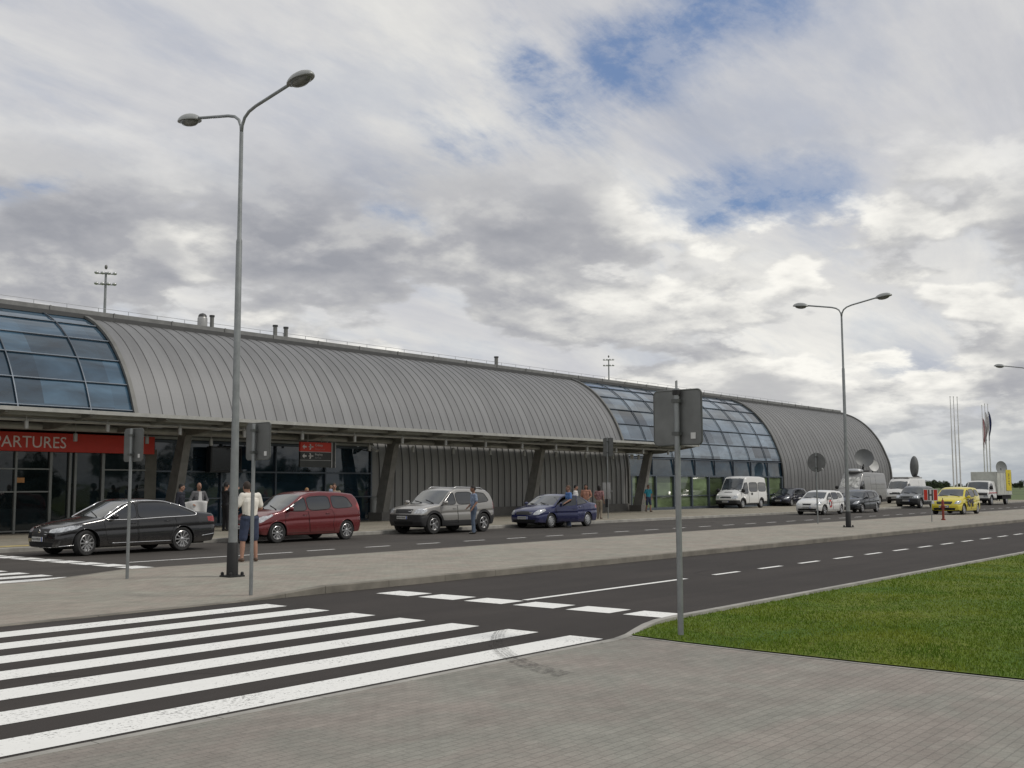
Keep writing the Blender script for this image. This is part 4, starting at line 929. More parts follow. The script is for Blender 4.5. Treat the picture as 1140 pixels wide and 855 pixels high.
# blue saloon with its near front door standing open
BS = dict(SEDAN, L=4.5, W=1.74, prof=[(-2.25, .92), (-2.18, 1.02), (-1.75, 1.06), (-1.55, 1.09), (-1.1, 1.28), (-.65, 1.39), (-.2, 1.42), (.15, 1.41), (.42, 1.34), (.9, 1.10), (1.15, .97), (1.4, .94), (1.8, .86), (2.05, .78), (2.18, .70), (2.25, .6)],
    belt=[(-2.25, .97), (-1.5, .95), (-.5, .91), (1.1, .87), (1.8, .79), (2.25, .68)], plan=plan(4.5), nose=[(.15, 2.12), (.25, 2.22), (.45, 2.25), (.62, 2.23), (.75, 2.16), (.9, 1.9)], tail=[(.2, -2.12), (.4, -2.23), (.62, -2.25), (.95, -2.22), (1.06, -2.14)],
    windows=[[(1.06, .93), (.48, 1.26), (.18, 1.33), (.16, .925)], [(.10, .93), (.10, 1.335), (-.55, 1.335), (-.80, 1.29), (-1.10, 1.17), (-1.30, 1.03), (-.5, .955)]], doors=[[(.96, .28), (1.02, .6), (1.08, .9), (.54, 1.28), (.16, 1.345), (.12, .9), (.08, .28)], [(.07, .30), (.11, .92), (-.90, .955), (-.98, .78), (-.78, .45), (-.8, .30)]], handles=[(.25, .80), (-.70, .84)],
    screen=(.40, 1.22), rear=(-1.65, -.85), arch=(1.36, -1.30, .315, .35), wheel_r=.308, wheel_w=.195, spokes=0, rim=HUB, rr=.66, mirror=(.80, .98), steer=0,
    head_side=[(2.25, .58), (2.1, .58), (1.68, .74), (1.74, .84), (2.05, .80), (2.2, .75)], head=[(.46, .56), (.95, .58), (.95, .82), (.66, .80)], tail_side=[(-2.3, .78), (-1.95, .80), (-1.92, .93), (-2.3, .95)], grille=[(0, .56), (.38, .56), (.42, .70), (0, .71)], trims=[], front_bars=[([(-.44, .64), (.44, .64)], .012, CHR, 'grille_bar')], lip=.012)
cab, shc, pc = car('parked_sedan', 'dark blue saloon parked behind the silver off-roader, its near front door open', BS, (37.85, 28.45, 0), BLUEP, cell=.024)
dr = pc['door0l']; TH = RAD(-52); hx, hy_ = 1.0, shc.side(.9, .6, 1) - .02
dr.matrix_local = Matrix.Translation((hx, hy_, 0)) @ Matrix.Rotation(TH, 4, 'Z') @ Matrix.Translation((-hx, -hy_, 0))
sd_ = dr.modifiers.new('t', 'SOLIDIFY'); sd_.thickness = .05; sd_.offset = -1
for o_ in list(cab.children):      # the mirror goes with the door
    if o_.name.startswith('mirror') and sum(v.co.y for v in o_.data.vertices) > 0: o_.parent = dr
m = MB(); m.tube([(1.06, .72, .93), (.50, .63, 1.27), (.16, .60, 1.34), (.13, .71, .92)], .022, 6); m.build('window_frame', DARK, dr, True)
SEATM = M('car_seat_grey', (.10, .10, .11), .8)
for sg in (-1, 1):
    m = MB(); m.box(-.10, .08, -.24, .24, .55, 1.05); m.box(-.06, .05, -.13, .13, 1.06, 1.22); m.box(-.05, .5, -.24, .24, .42, .56); s_ = m.build('seat', SEATM, cab); s_.location = (-.1, sg * .36, 0)
    bv = s_.modifiers.new('b', 'BEVEL'); bv.width = .03; bv.segments = 2
m = MB(); m.lathe([(.17, -.012), (.185, 0), (.17, .012)], 20, 'x', close=False); w_ = m.build('steering_wheel', DARK, cab); w_.location = (.55, .36, .92); w_.rotation_euler = (0, RAD(25), 0)
m = MB(); m.box(-.9, 1.0, -.76, .74, .24, .30); m.box(-.95, -.9, -.74, .74, .3, 1.0); m.build('cabin_floor', WELL, cab)
# minibus
VAN = dict(L=4.95, W=1.95, z0=.26, prof=[(-2.47, 1.6), (-2.44, 2.1), (-2.36, 2.26), (-1.6, 2.34), (.3, 2.36), (.80, 2.32), (1.02, 2.16), (1.55, 1.42), (1.80, 1.24), (2.2, 1.08), (2.36, .98), (2.47, .8)], belt=[(-2.5, 1.2), (1.2, 1.2), (2.0, 1.05), (2.5, .85)], plan=[(-2.5, .95), (-2.2, .985), (-1, 1), (1.2, 1.), (1.9, .96), (2.3, .90), (2.5, .82)],
    nose=[(.25, 2.36), (.45, 2.46), (.7, 2.47), (.95, 2.38), (1.2, 2.1)], tail=[(.3, -2.45), (2.0, -2.46), (2.3, -2.36)], tumble=.08, kr=.03, kf=.14, axis_z=1.0, axis_in=.9, crown=.05, curve=.12, ks=7, crease=0,
    windows=[[(1.72, 1.22), (1.60, 1.36), (1.20, 1.86), (.72, 1.90), (.66, 1.05), (1.3, 1.05)], [(.52, 1.22), (.52, 1.90), (-.85, 1.90), (-.85, 1.22)], [(-.95, 1.22), (-.95, 1.90), (-2.25, 1.88), (-2.25, 1.22)]], wd={1: 1, 2: 9},
    doors=[[(1.62, .40), (1.75, .9), (1.72, 1.20), (.64, 1.03), (.62, .40)], [(.58, .38), (.58, 1.20), (-.88, 1.20), (-.88, .38)]], handles=[(.78, 1.0), (.40, 1.08)], screen=(.98, 1.66), pillar=.10, screen_z=1.30, arch=(1.52, -1.42, .33, .375), wheel_r=.33, wheel_w=.21, spokes=0, rim=HUB, mirror=(1.60, 1.26), mirror_s=1.5, mirror_tall=1.35, mirror_mat=DARK,
    clad=[(-2.5, .50), (-1.9, .50), (-1.8, .36), (1.9, .36), (2.0, .60), (2.5, .60)], head=[(.52, .70), (.92, .70), (.90, .92), (.56, .90)], head_side=[(2.5, .72), (2.22, .74), (2.2, .92), (2.5, .92)], tail_side=[(-2.5, .9), (-2.38, .9), (-2.38, 1.35), (-2.5, 1.35)], taill=[(.85, .9), (.97, .9), (.97, 1.35), (.85, 1.35)],
    grille=[(0, .76), (.44, .74), (.46, .84), (0, .86)], plate_z=.50, wipers=(1.62, 1.5), seal_r=.014, lip=.012)
van, shvan, _ = car('minibus', 'white minibus with dark windows parked in front of the right glazed bay', VAN, (73.7, 37.95, .12), WHITEP, cell=.04, cat='van')
def decal_front(sh, root, y0, y1, z, bars_, mat, nm='lettering'):
    m = MB()
    for a, b, z0_, z1_ in bars_:
        X0 = sh.top(a_x, 0) if False else 0
    return m
m = MB()   # bold bonnet lettering, its strokes laid on the sloping bonnet
for a, b in ((-.30, -.2), (-.17, -.07), (-.04, .06), (.09, .19), (.22, .30)):
    for x_ in (1.93, 2.02): m.add([(x_, a, shvan.top(x_, a) + .006), (x_ + .05, a, shvan.top(x_ + .05, a) + .006), (x_ + .05, b, shvan.top(x_ + .05, b) + .006), (x_, b, shvan.top(x_, b) + .006)], [(0, 1, 2, 3)])
    for q in (a, b - .03): m.add([(1.93, q, shvan.top(1.93, q) + .007), (2.07, q, shvan.top(2.07, q) + .007), (2.07, q + .03, shvan.top(2.07, q + .03) + .007), (1.93, q + .03, shvan.top(1.93, q + .03) + .007)], [(0, 1, 2, 3)])
m.build('lettering', PLT, van)
m = MB(); yy = shvan.side(.0, 1.0, 1); m.box(.0, .26, yy + .003, yy + .007, .96, 1.14); m.build('logo', PLT, van)
# hatchbacks
HATCH = dict(L=4.1, W=1.72, z0=.2, prof=[(-2.05, .9), (-2.0, 1.08), (-1.8, 1.30), (-1.5, 1.42), (-.8, 1.46), (-.1, 1.47), (.2, 1.43), (.5, 1.33), (.95, 1.07), (1.15, .97), (1.6, .88), (1.9, .76), (2.05, .62)], belt=[(-2.05, 1.02), (-1, .96), (.9, .89), (1.5, .82), (2.05, .68)], plan=plan(4.1), nose=[(.15, 1.95), (.3, 2.03), (.5, 2.05), (.68, 2.0), (.85, 1.8)], tail=[(.2, -1.95), (.5, -2.05), (.85, -2.04), (1.15, -1.92), (1.35, -1.75)],
    windows=[[(1.0, .93), (.5, 1.25), (.22, 1.33), (.18, .915)], [(.1, .92), (.14, 1.33), (-.75, 1.33), (-.8, .97)], [(-.88, .98), (-.84, 1.32), (-1.25, 1.28), (-1.5, 1.08), (-1.4, 1.02)]], wd={2: 9}, doors=[[(.95, .3), (1.0, .6), (1.02, .89), (.15, .9), (.12, .3)], [(.1, .3), (.12, .905), (-.8, .95), (-.92, .75), (-.82, .5), (-.86, .3)]], handles=[(.3, .79), (-.62, .84)],
    screen=(.42, 1.12), rear=(-2.1, -1.62), rear_z=(1.02, 1.34), arch=(1.27, -1.25, .31, .345), wheel_r=.30, wheel_w=.19, spokes=7, mirror=(.80, .95), rr=.66, head_side=[(2.05, .58), (1.9, .58), (1.58, .72), (1.62, .80), (1.9, .76)], head=[(.42, .57), (.92, .58), (.92, .76), (.6, .74)], tail_side=[(-2.1, .85), (-1.86, .86), (-1.8, 1.04), (-2.1, 1.08)], taill=[(.6, .85), (.9, .85), (.9, 1.05), (.66, 1.05)],
    grille=[(0, .58), (.24, .58), (.28, .68), (0, .69)], air_intake=[(0, .26), (.55, .26), (.6, .38), (0, .4)], plate_z=.46, wipers=(1.12, .95))
whc, shw, _ = car('parked_hatchback', 'small white hatchback with a round red and black door emblem', HATCH, (63.5, 27.35, 0), WHITEP, cell=.035)
m = MB(); n = 20; zc, xc = .66, .50
def disc(r0, r1, t0=0, t1=2 * math.pi, off=.006, sg=1):
    vs = []
    for j in range(n + 1):
        t = t0 + (t1 - t0) * j / n
        for r_ in (r0, r1): X_, Z_ = xc + r_ * math.cos(t), zc + r_ * math.sin(t); vs.append((X_, shw.side(X_, Z_, sg) + sg * off, Z_))
    return vs, [(2 * j, 2 * j + 2, 2 * j + 3, 2 * j + 1) for j in range(n)]
for sg in (1, -1): m.add(*disc(.0, .20, sg=sg))
em = m.build('emblem', PLT, whc)
m = MB(); m.add(*disc(.15, .235, .6, 5.4, .009)); m.add(*disc(.15, .235, .6, 5.4, .009, -1)); m.build('emblem_ring', M('emblem_red', (.5, .03, .03), .5), em)
m = MB(); m.add(*disc(.0, .08, off=.009)); m.build('emblem_star', M('emblem_white', (.7, .7, .7), .5), em)
car('parked_hatchback', 'dark blue-grey hatchback parked behind the small white one, partly hidden by a lamp post', dict(HATCH, L=4.2, spokes=8), (69.6, 27.4, 0), DGREYP, cell=.035)
car('parked_hatchback', 'dark navy car parked on the pavement directly behind the white minibus', dict(HATCH, L=4.3, spokes=8), (83.2, 38.5, .12), M('paint_navy', (.012, .014, .028), .2, .2, coat=.6), cell=.04)
WAG = dict(HATCH, L=4.24, prof=[(-2.12, .95), (-2.08, 1.12), (-1.95, 1.36), (-1.75, 1.47), (-.8, 1.52), (-.1, 1.51), (.2, 1.47), (.5, 1.37), (.98, 1.07), (1.2, .99), (1.6, .92), (1.95, .80), (2.12, .64)], tail=[(.2, -2.02), (.5, -2.12), (.9, -2.11), (1.2, -2.02), (1.45, -1.88)], nose=[(.15, 2.02), (.3, 2.1), (.5, 2.12), (.7, 2.07), (.9, 1.85)], plan=plan(4.24),
    windows=[[(1.0, .96), (.5, 1.29), (.22, 1.38), (.18, .945)], [(.1, .95), (.14, 1.38), (-.75, 1.39), (-.8, .99)], [(-.88, 1.0), (-.84, 1.38), (-1.5, 1.34), (-1.72, 1.10), (-1.6, 1.04)]],
    grille=[(0, .58), (.38, .58), (.44, .72), (0, .74)], head=[(.50, .60), (.95, .62), (.95, .78), (.62, .77)], rear=(-2.3, -1.86), lip_mat=YELP)
yel, shy, _ = car('parked_wagon', 'bright yellow small estate car with dark side lettering standing on the median', WAG, (63.5, 19.3, .12), YELP, cell=.035)
tx = text_mesh('lettering', 'RMF', .66, M('lettering_navy', (.03, .03, .08), .5), yel, (.78, .89, .50), (RAD(90), 0, math.pi), 1.05, .008)
tx.location = (.86, shy.side(0, .6, 1) + .02, .43)
# off-roader facing us
DS = dict(SUV, L=4.5, windows=SUV['windows'], spokes=6, head=[(.55, .82), (.95, .82), (.95, .98), (.55, .98)], plate_z=.6)
car('parked_suv', 'dark grey pick-up style off-roader with a pale bonnet, left of the yellow car', DS, (85.5, 29.0, 0), M('paint_gunmetal', (.13, .14, .14), .3, .4, coat=.5), cell=.04, cat='car')
# tall grey broadcast van
HV = dict(VAN, L=6.9, W=2.02, prof=[(-3.45, 1.8), (-3.42, 2.5), (-3.3, 2.70), (-1., 2.76), (1.2, 2.76), (1.75, 2.68), (2.05, 2.40), (2.75, 1.55), (2.95, 1.30), (3.2, 1.15), (3.38, 1.0), (3.45, .8)], nose=[(.25, 3.34), (.45, 3.44), (.7, 3.45), (.95, 3.36), (1.2, 3.1)], tail=[(.3, -3.43), (2.3, -3.44), (2.7, -3.3)],
    belt=[(-3.5, 1.3), (2., 1.3), (3, 1.1), (3.5, .9)], plan=[(-3.5, .97), (-3.2, .99), (-1, 1), (2.2, 1.), (2.9, .95), (3.3, .88), (3.5, .8)], windows=[[(2.70, 1.30), (2.55, 1.62), (2.2, 2.02), (1.75, 2.04), (1.70, 1.25)]], doors=[[(2.62, .42), (2.80, .9), (2.70, 1.27), (1.66, 1.22), (1.64, .42)], [(1.60, .40), (1.60, 2.4), (.25, 2.4), (.25, .40)]], handles=[(1.8, 1.1), (.42, 1.2)], screen=(2.1, 2.80), arch=(2.35, -1.6, .35, .40), wheel_r=.35, mirror=(2.55, 1.45),
    clad=[(-3.5, .62), (-3., .62), (-2.9, .45), (2.8, .45), (2.95, .62), (3.5, .62)], head=[(.55, .82), (.95, .82), (.92, 1.05), (.60, 1.05)], head_side=[(3.5, .84), (3.2, .86), (3.15, 1.05), (3.5, 1.05)], grille=[(0, .84), (.44, .82), (.46, 1.0), (0, 1.02)], wipers=(2.85, 2.7), tail_side=[(-3.5, 1.), (-3.38, 1.), (-3.38, 1.5), (-3.5, 1.5)], lines=[[(-.9, .5), (-.9, 2.5)], [(-3.3, 1.35), (.2, 1.35)], [(-3.3, 1.75), (.2, 1.75)]], taill=[(.9, 1.), (1.01, 1.), (1.01, 1.5), (.9, 1.5)])
SUNS = M('sun_shade_foil', (.55, .55, .52), .45, .2, var=.5, scale=4)
gv, shg, _ = car('broadcast_van', 'tall mid-grey panel van with a bright foil sunshade behind its windscreen and roof dishes', dict(HV, wsmat=SUNS), (90.3, 35.2, .12), GREYP, cell=.045, cat='van')
# the grey van's roof gear: pod, raised offset dish and round white dish
DISHG = M('dish_grey', (.23, .24, .24), .5, .2); DISHW = M('dish_white', (.62, .62, .60), .5)
def dish(root, name, c, r, direction, mat, depth=.22, arm=True, squash=1.):
    m = MB(); rings = 7; n = 28; vs = []
    for i in range(rings + 1):
        rr_ = r * i / rings
        for j in range(n):
            t = 2 * math.pi * j / n; vs.append((rr_ * math.cos(t) * squash, rr_ * math.sin(t), depth * (rr_ / r) ** 2))
    for i in range(rings + 1):
        rr_ = r * (1 - i / rings)
        for j in range(n):
            t = 2 * math.pi * j / n; vs.append((rr_ * math.cos(t) * squash, rr_ * math.sin(t), depth * (rr_ / r) ** 2 + .0 - .03))
    k_ = 2 * rings + 2; m.add(vs, [(i * n + j, i * n + (j + 1) % n, (i + 1) * n + (j + 1) % n, (i + 1) * n + j) for i in range(k_ - 1) for j in range(n)])
    o = m.build(name, mat, root, True, 40); q = Vector(direction).to_track_quat('Z', 'Y'); o.rotation_euler = q.to_euler(); o.location = c
    if arm:
        m = MB(); m.tube([(0, -r * .9, depth), (0, -r * .35, r * .95)], .03, 6); m.box(-.07, .07, -r * .42, -r * .28, r * .88, r * 1.02); m.build('feed_arm', DARK, o)
    return o
m = MB(); zt = shg.top(1.0, 0); m.lathe([(.001, zt + .30), (.45, zt + .28), (.68, zt + .18), (.72, zt + .05), (.6, zt - .03)], 24, 'z', (1.35, 0, 0), close=False); m.build('roof_pod', M('pod_silver', (.42, .43, .44), .35, .4), gv, True)
dish(gv, 'satellite_dish', (.1, .35, zt + 1.15), .80, (.80, .52, .30), M('dish_smoke', (.13, .135, .135), .5, .2), .20, False)
m = MB(); m.tube([(.9, .1, zt), (-.2, .1, zt + .22), (.05, .3, zt + .7)], .09, 8); m.tube([(.4, .1, zt + .1), (-1.2, .2, zt + .12)], .08, 8); m.tube([(.1, .3, zt + .5), (.75, .55, zt + .62)], .05, 6); m.build('dish_mount', DARK, gv)
dish(gv, 'satellite_dish', (-1.75, .45, zt + .55), .48, (.55, .8, .18), DISHW, .10, False)
m = MB(); m.tube([(-1.8, .35, zt - .1), (-1.8, .35, zt + .5)], .06, 8); m.build('dish_mount', DARK, gv)
# white broadcast van with folded dish upright
IV = dict(HV, L=6.0, W=2.0, prof=[(-3.0, 1.6), (-2.97, 2.1), (-2.85, 2.26), (-1., 2.30), (1.0, 2.30), (1.45, 2.22), (1.7, 2.02), (2.3, 1.42), (2.5, 1.25), (2.8, 1.12), (2.95, .98), (3.0, .8)], nose=[(.25, 2.9), (.45, 2.99), (.7, 3.), (.95, 2.92), (1.2, 2.65)], tail=[(.3, -2.98), (2.0, -2.98), (2.25, -2.85)], plan=[(-3, .97), (-2, 1), (1.8, 1.), (2.5, .95), (3., .84)], belt=[(-3., 1.2), (1.8, 1.2), (3, .95)],
    windows=[[(2.28, 1.22), (2.15, 1.45), (1.85, 1.78), (1.45, 1.80), (1.40, 1.15)]], doors=[[(2.2, .42), (2.35, .9), (2.28, 1.19), (1.36, 1.12), (1.34, .42)]], handles=[(1.5, 1.0)], screen=(1.72, 2.40), screen_z=1.3, arch=(1.95, -1.4, .35, .40), mirror=(2.1, 1.35), clad=[(-3., .5), (2.3, .5), (2.4, .62), (3, .62)], head_side=[(3., .8), (2.75, .82), (2.7, 1.), (3., 1.)], head=[(.55, .8), (.95, .8), (.92, 1.), (.60, 1.)], grille=[(0, .84), (.44, .82), (.46, .98), (0, 1.0)], wipers=(2.42, 2.3), tail_side=[(-3., 1.), (-2.9, 1.), (-2.9, 1.4), (-3., 1.4)], lines=[[(-.9, .5), (-.9, 2.1)]])
iv, shi, _ = car('broadcast_van', 'white panel van with a large grey dish tipped on edge above its roof', IV, (101.1, 35.2, .12), WHITEP, cell=.05, cat='van')
zt = shi.top(0, 0)
m = MB(); m.box(-2.4, 1.3, -.75, .75, zt - .02, zt + .10); m.build('roof_platform', M('platform_grey', (.35, .35, .34), .6), iv)
dish(iv, 'satellite_dish', (-1.4, .5, zt + 1.05), 1.02, (-.80, -.60, .06), M('dish_smoke', (.13, .135, .135), .5, .2), .30, False, .40)
m = MB(); m.tube([(-1.4, .5, zt + .05), (-1.45, .5, zt + .4)], .10, 8); m.tube([(-1.5, .5, zt + .3), (-2.75, .1, zt + .55)], .06, 8); m.tube([(-1.4, .5, zt + .2), (-3.1, .2, zt + .12)], .10, 8); m.build('dish_mount', DARK, iv)
# box truck
tr = empty('box_truck', (103.1, 28.5, 0), math.pi, 'white box truck with a yellow side banner and a round dish on top', 'truck')
CABS = dict(L=2.4, W=2.1, z0=.40, prof=[(-1.2, 2.1), (-.1, 2.16), (.25, 2.12), (.42, 2.0), (.78, 1.42), (.92, 1.30), (1.12, 1.18), (1.2, 1.0)], belt=[(-1.2, 1.25), (1.2, 1.15)], plan=[(-1.2, 1), (.6, .98), (1.2, .92)], nose=[(.3, 1.14), (.6, 1.19), (1., 1.2), (1.15, 1.14)], tail=[(.3, -1.19), (2.1, -1.19)], tumble=.1, kr=.0, kf=.08, axis_z=1., axis_in=.7, ks=5, crease=0, windows=[[(.72, 1.3), (.35, 1.88), (-.35, 1.9), (-.4, 1.24)]], doors=[[(.75, .6), (.8, 1.25), (-.45, 1.2), (-.45, .6)]], handles=[(-.3, 1.1)],
    screen=(.38, .82), screen_z=1.34, pillar=.09, arch=(.25, -9, .42, .47), wheel_r=.41, wheel_w=.24, spokes=0, rim=HUB, clad=[(-1.2, .62), (1.2, .62)], head=[(.6, .70), (.95, .70), (.95, .88), (.6, .88)], grille=[(0, .86), (.9, .86), (.9, 1.06), (0, 1.06)], plate_z=.55, mirror=(.55, 1.5), mirror_s=1.4, mirror_tall=1.8, mirror_mat=DARK)
ctr_, shk, _ = car('cab', None, CABS, (2.3, 0, 0), WHITEP, rz=0, cell=.04)
# the cab's pieces become parts of the truck itself
for ch in list(ctr_.children):
    if (ch.name.startswith('wheel') and ch.location.x < -5) or ch.name.startswith('wheel_arch'):
        for g_ in list(ch.children): bpy.data.objects.remove(g_, do_unlink=True)
        bpy.data.objects.remove(ch, do_unlink=True); continue
    if ch.name.startswith('number_plate') and ch.location.x < 0:
        for g_ in list(ch.children): bpy.data.objects.remove(g_, do_unlink=True)
        bpy.data.objects.remove(ch, do_unlink=True); continue
    if ch.name.startswith('arch_lip'): bpy.data.objects.remove(ch, do_unlink=True); continue
    ch.parent = tr; ch.location = ch.location + Vector((2.3, 0, 0))
bpy.data.objects.remove(ctr_, do_unlink=True)
BOXM = M('truck_box_panel', (.50, .51, .46), .55, var=.12, scale=1.5)
m = MB(); m.box(-3.6, 1.05, -1.12, 1.12, .86, 2.95); bo = m.build('cargo_box', BOXM, tr); bv = bo.modifiers.new('b', 'BEVEL'); bv.width = .03; bv.segments = 2
m = MB()
for x_ in (-3.6, -2.4, -1.2, 0., 1.03): m.box(x_ - .03, x_ + .03, 1.121, 1.135, .88, 2.93)
m.box(-3.6, 1.05, 1.121, 1.14, .86, .95); m.box(-3.6, 1.05, 1.121, 1.14, 2.86, 2.95); m.build('frame_strip', M('aluminium_strip', (.42, .42, .40), .4, .5), bo)
YB = M('banner_yellow', (.62, .50, .015), .6)
m = MB(); m.box(-3.45, -1.75, 1.141, 1.155, 1.25, 3.15); yb = m.build('banner', YB, bo)
tx = text_mesh('lettering', 'RMF', .62, PLT, yb, (-2.4, 1.158, 2.85), (RAD(90), RAD(90), math.pi), 1., .003)
m = MB(); m.box(-3.6, 3.2, -.45, .45, .45, .62); m.box(-3.5, -.6, -1.05, 1.05, .5, .84); m.build('chassis', WELL, tr)
for sg in (-1, 1): make_wheel(tr, -2.1, sg * .92, .41, .24, sg, 0, HUB)
m = MB(); m.box(1.14, 3.35, 1.06, 1.075, 1.04, 1.12); m.build('red_stripe', M('stripe_red', (.4, .03, .03), .5), tr)
dish(tr, 'satellite_dish', (-3.0, .4, 3.35), .62, (.55, .83, .1), DISHG, .12, False)
m = MB(); m.tube([(-3.0, .4, 2.9), (-3.0, .4, 3.3)], .05, 8); m.build('dish_mount', DARK, tr)
# ------------------------------------------------------------------ people
def uvell(c, r, n=14, k=10, R3=None):
    vs = [(0, 0, -1)]; fs = []
    for i in range(1, k):
        p_ = math.pi * i / k
        for j in range(n): t = 2 * math.pi * j / n; vs.append((math.sin(p_) * math.cos(t), math.sin(p_) * math.sin(t), -math.cos(p_)))
    vs.append((0, 0, 1))
    for j in range(n): fs.append((0, 1 + (j + 1) % n, 1 + j)); fs.append((len(vs) - 1, 1 + (k - 2) * n + j, 1 + (k - 2) * n + (j + 1) % n))
    for i in range(k - 2):
        for j in range(n): fs.append((1 + i * n + j, 1 + i * n + (j + 1) % n, 1 + (i + 1) * n + (j + 1) % n, 1 + (i + 1) * n + j))
    out = []
    for v in vs:
        w = Vector((v[0] * r[0], v[1] * r[1], v[2] * r[2]))
        if R3 is not None: w = R3 @ w
        out.append(tuple(w + Vector(c)))
    return out, fs
def person(name, label, loc, rz, mats, J=None, height=1.78, hair=(.02, .014, .01), hair_style='short', vox=.013, build=1., short_sleeve=True, shorts=False, skirt=False, group=None, bald=False, extra=None):
    s = height / 1.78
    j = dict(pel=(0, 0, .95), ch=(.0, 0, 1.27), nk=(-.01, 0, 1.50), hd=(.02, 0, 1.655), shl=(0, .185, 1.435), shr=(0, -.185, 1.435), ell=(-.03, .235, 1.16), elr=(-.03, -.235, 1.16), wrl=(.04, .25, .91), wrr=(.04, -.25, .91),
             hpl=(0, .09, .92), hpr=(0, -.09, .92), knl=(.03, .10, .50), knr=(.03, -.10, .50), anl=(-.01, .11, .085), anr=(-.01, -.11, .085))
    if J: j.update(J)
    j = {k: Vector(v) for k, v in j.items()}
    skin, top, bot, shoe = mats[:4]
    lab = [skin, top, bot, shoe, M('eye_dark', (.01, .01, .01), .3), M('lip', (.22, .08, .06), .6), M('belt_dark', (.015, .013, .012), .6)]
    prim = []      # (a, b, ra, rb, label)
    cap = lambda a, b, ra, rb, l: prim.append((Vector(a), Vector(b), ra, rb, l))
    B = build
    cap(j['hpl'] + Vector((0, -.01, .02)), j['hpr'] + Vector((0, .01, .02)), .115 * B, .115 * B, 2)
    cap(j['pel'] + Vector((0, 0, .08)), j['ch'] + Vector((0, 0, -.14)), .115 * B, .12 * B, 1)
    cap(j['pel'] + Vector((0, .05 * B, .06)), j['ch'] + Vector((0, .07 * B, .04)), .10 * B, .115 * B, 1); cap(j['pel'] + Vector((0, -.05 * B, .06)), j['ch'] + Vector((0, -.07 * B, .04)), .10 * B, .115 * B, 1)
    cap(j['shl'] * .78 + j['shr'] * .22 + Vector((0, 0, -.02)), j['shr'] * .78 + j['shl'] * .22 + Vector((0, 0, -.02)), .082 * B, .082 * B, 1)
    cap(j['nk'] + Vector((0, 0, -.07)), j['hd'] + Vector((-.02, 0, -.06)), .058, .052, 0)
    for q, sg in (('l', 1), ('r', -1)):
        sh_, el, wr, hp, kn, an = (j[a + q] for a in ('sh', 'el', 'wr', 'hp', 'kn', 'an'))
        if short_sleeve:
            mid = sh_.lerp(el, .72); cap(sh_, mid, .068 * B, .066 * B, 1); cap(mid, el, .045, .042, 0); cap(el, wr, .042, .030, 0)
        else: cap(sh_, el, .065 * B, .052 * B, 1); cap(el, wr, .052 * B, .040, 1)
        # hand: palm, four fingers of different lengths, thumb
        d_ = (wr - el).normalized(); side_ = d_.cross(Vector((0, 0, 1)) if abs(d_.z) < .8 else Vector((1, 0, 0))).normalized(); pn = d_.cross(side_).normalized()
        pc_ = wr + d_ * .055; cap(wr + d_ * .01, pc_ + side_ * .018, .026, .024, 0); cap(wr + d_ * .01, pc_ - side_ * .018, .026, .024, 0)
        for f_, ln in enumerate((.066, .078, .073, .056)):
            b0 = pc_ + side_ * (.030 - .020 * f_) + d_ * .018; b1 = b0 + d_ * ln * .55; b2 = b1 + (d_ * .75 + pn * .6 * sg).normalized() * ln * .5
            cap(b0, b1, .0095, .009, 0); cap(b1, b2, .009, .0075, 0)
        t0 = wr + d_ * .025 + side_ * .026; t1 = t0 + (d_ * .6 + side_ * .8).normalized() * .038; cap(t0, t1, .012, .010, 0); cap(t1, t1 + d_ * .028, .010, .008, 0)
        if shorts:
            mid = hp.lerp(kn, .95); cap(hp, mid, .102 * B, .086 * B, 2); cap(mid, kn, .062, .056, 0); cap(kn, kn.lerp(an, .4), .056, .058, 0); cap(kn.lerp(an, .4), an, .058, .036, 0)
        else: cap(hp, kn, .100 * B, .072 * B, 2); cap(kn, an, .072 * B, .055 * B, 2)
        fx = (an - kn); fwd = Vector((1, sg * .18, 0)).normalized()
        heel = Vector((an.x, an.y, an.z - .035)); cap(heel - fwd * .03, heel + fwd * .15, .045, .038, 3)
    if skirt: pass
    h = j['hd']
    ell = [(h, (.098, .076, .122), 0), (h + Vector((.015, 0, -.055)), (.075, .060, .065), 0), (h + Vector((.10, 0, -.012)), (.020, .014, .024), 0),
           (h + Vector((-.005, .077, -.01)), (.02, .011, .03), 0), (h + Vector((-.005, -.077, -.01)), (.02, .011, .03), 0),
           (h + Vector((.086, .032, .012)), (.012, .015, .008), 4), (h + Vector((.086, -.032, .012)), (.012, .015, .008), 4), (h + Vector((.088, 0, -.056)), (.010, .024, .008), 5)]
    m = MB()
    for a, b, ra, rb, l in prim:
        d_ = b - a; L_ = max(d_.length, 1e-4); d_ = d_ / L_
        pts = []; rs = []
        for t in (-1, -.8, -.5, 0): pts.append(a + d_ * ra * t); rs.append(max(.0008, ra * math.sqrt(max(0, 1 - t * t))))
        for t in (0, .5, .8, 1): pts.append(b + d_ * rb * t); rs.append(max(.0008, rb * math.sqrt(max(0, 1 - t * t))))
        m.tube(pts, rs, 10)
    for c_, r_, l in ell: m.add(*uvell(c_, r_))
    me = bpy.data.meshes.new('tmp'); me.from_pydata(m.v, [], m.f); bm = bmesh.new(); bm.from_mesh(me); bmesh.ops.recalc_face_normals(bm, faces=bm.faces); bm.to_mesh(me); bm.free()
    o = bpy.data.objects.new('tmp', me); COL.objects.link(o); md = o.modifiers.new('r', 'REMESH'); md.mode = 'VOXEL'; md.voxel_size = vox; sm = o.modifiers.new('s', 'SMOOTH'); sm.iterations = 3; sm.factor = .5
    dg = bpy.context.evaluated_depsgraph_get(); me2 = bpy.data.meshes.new_from_object(o.evaluated_get(dg)); bpy.data.objects.remove(o)
    n = len(me2.polygons); C = np.empty(n * 3); me2.polygons.foreach_get('center', C); C = C.reshape(-1, 3)
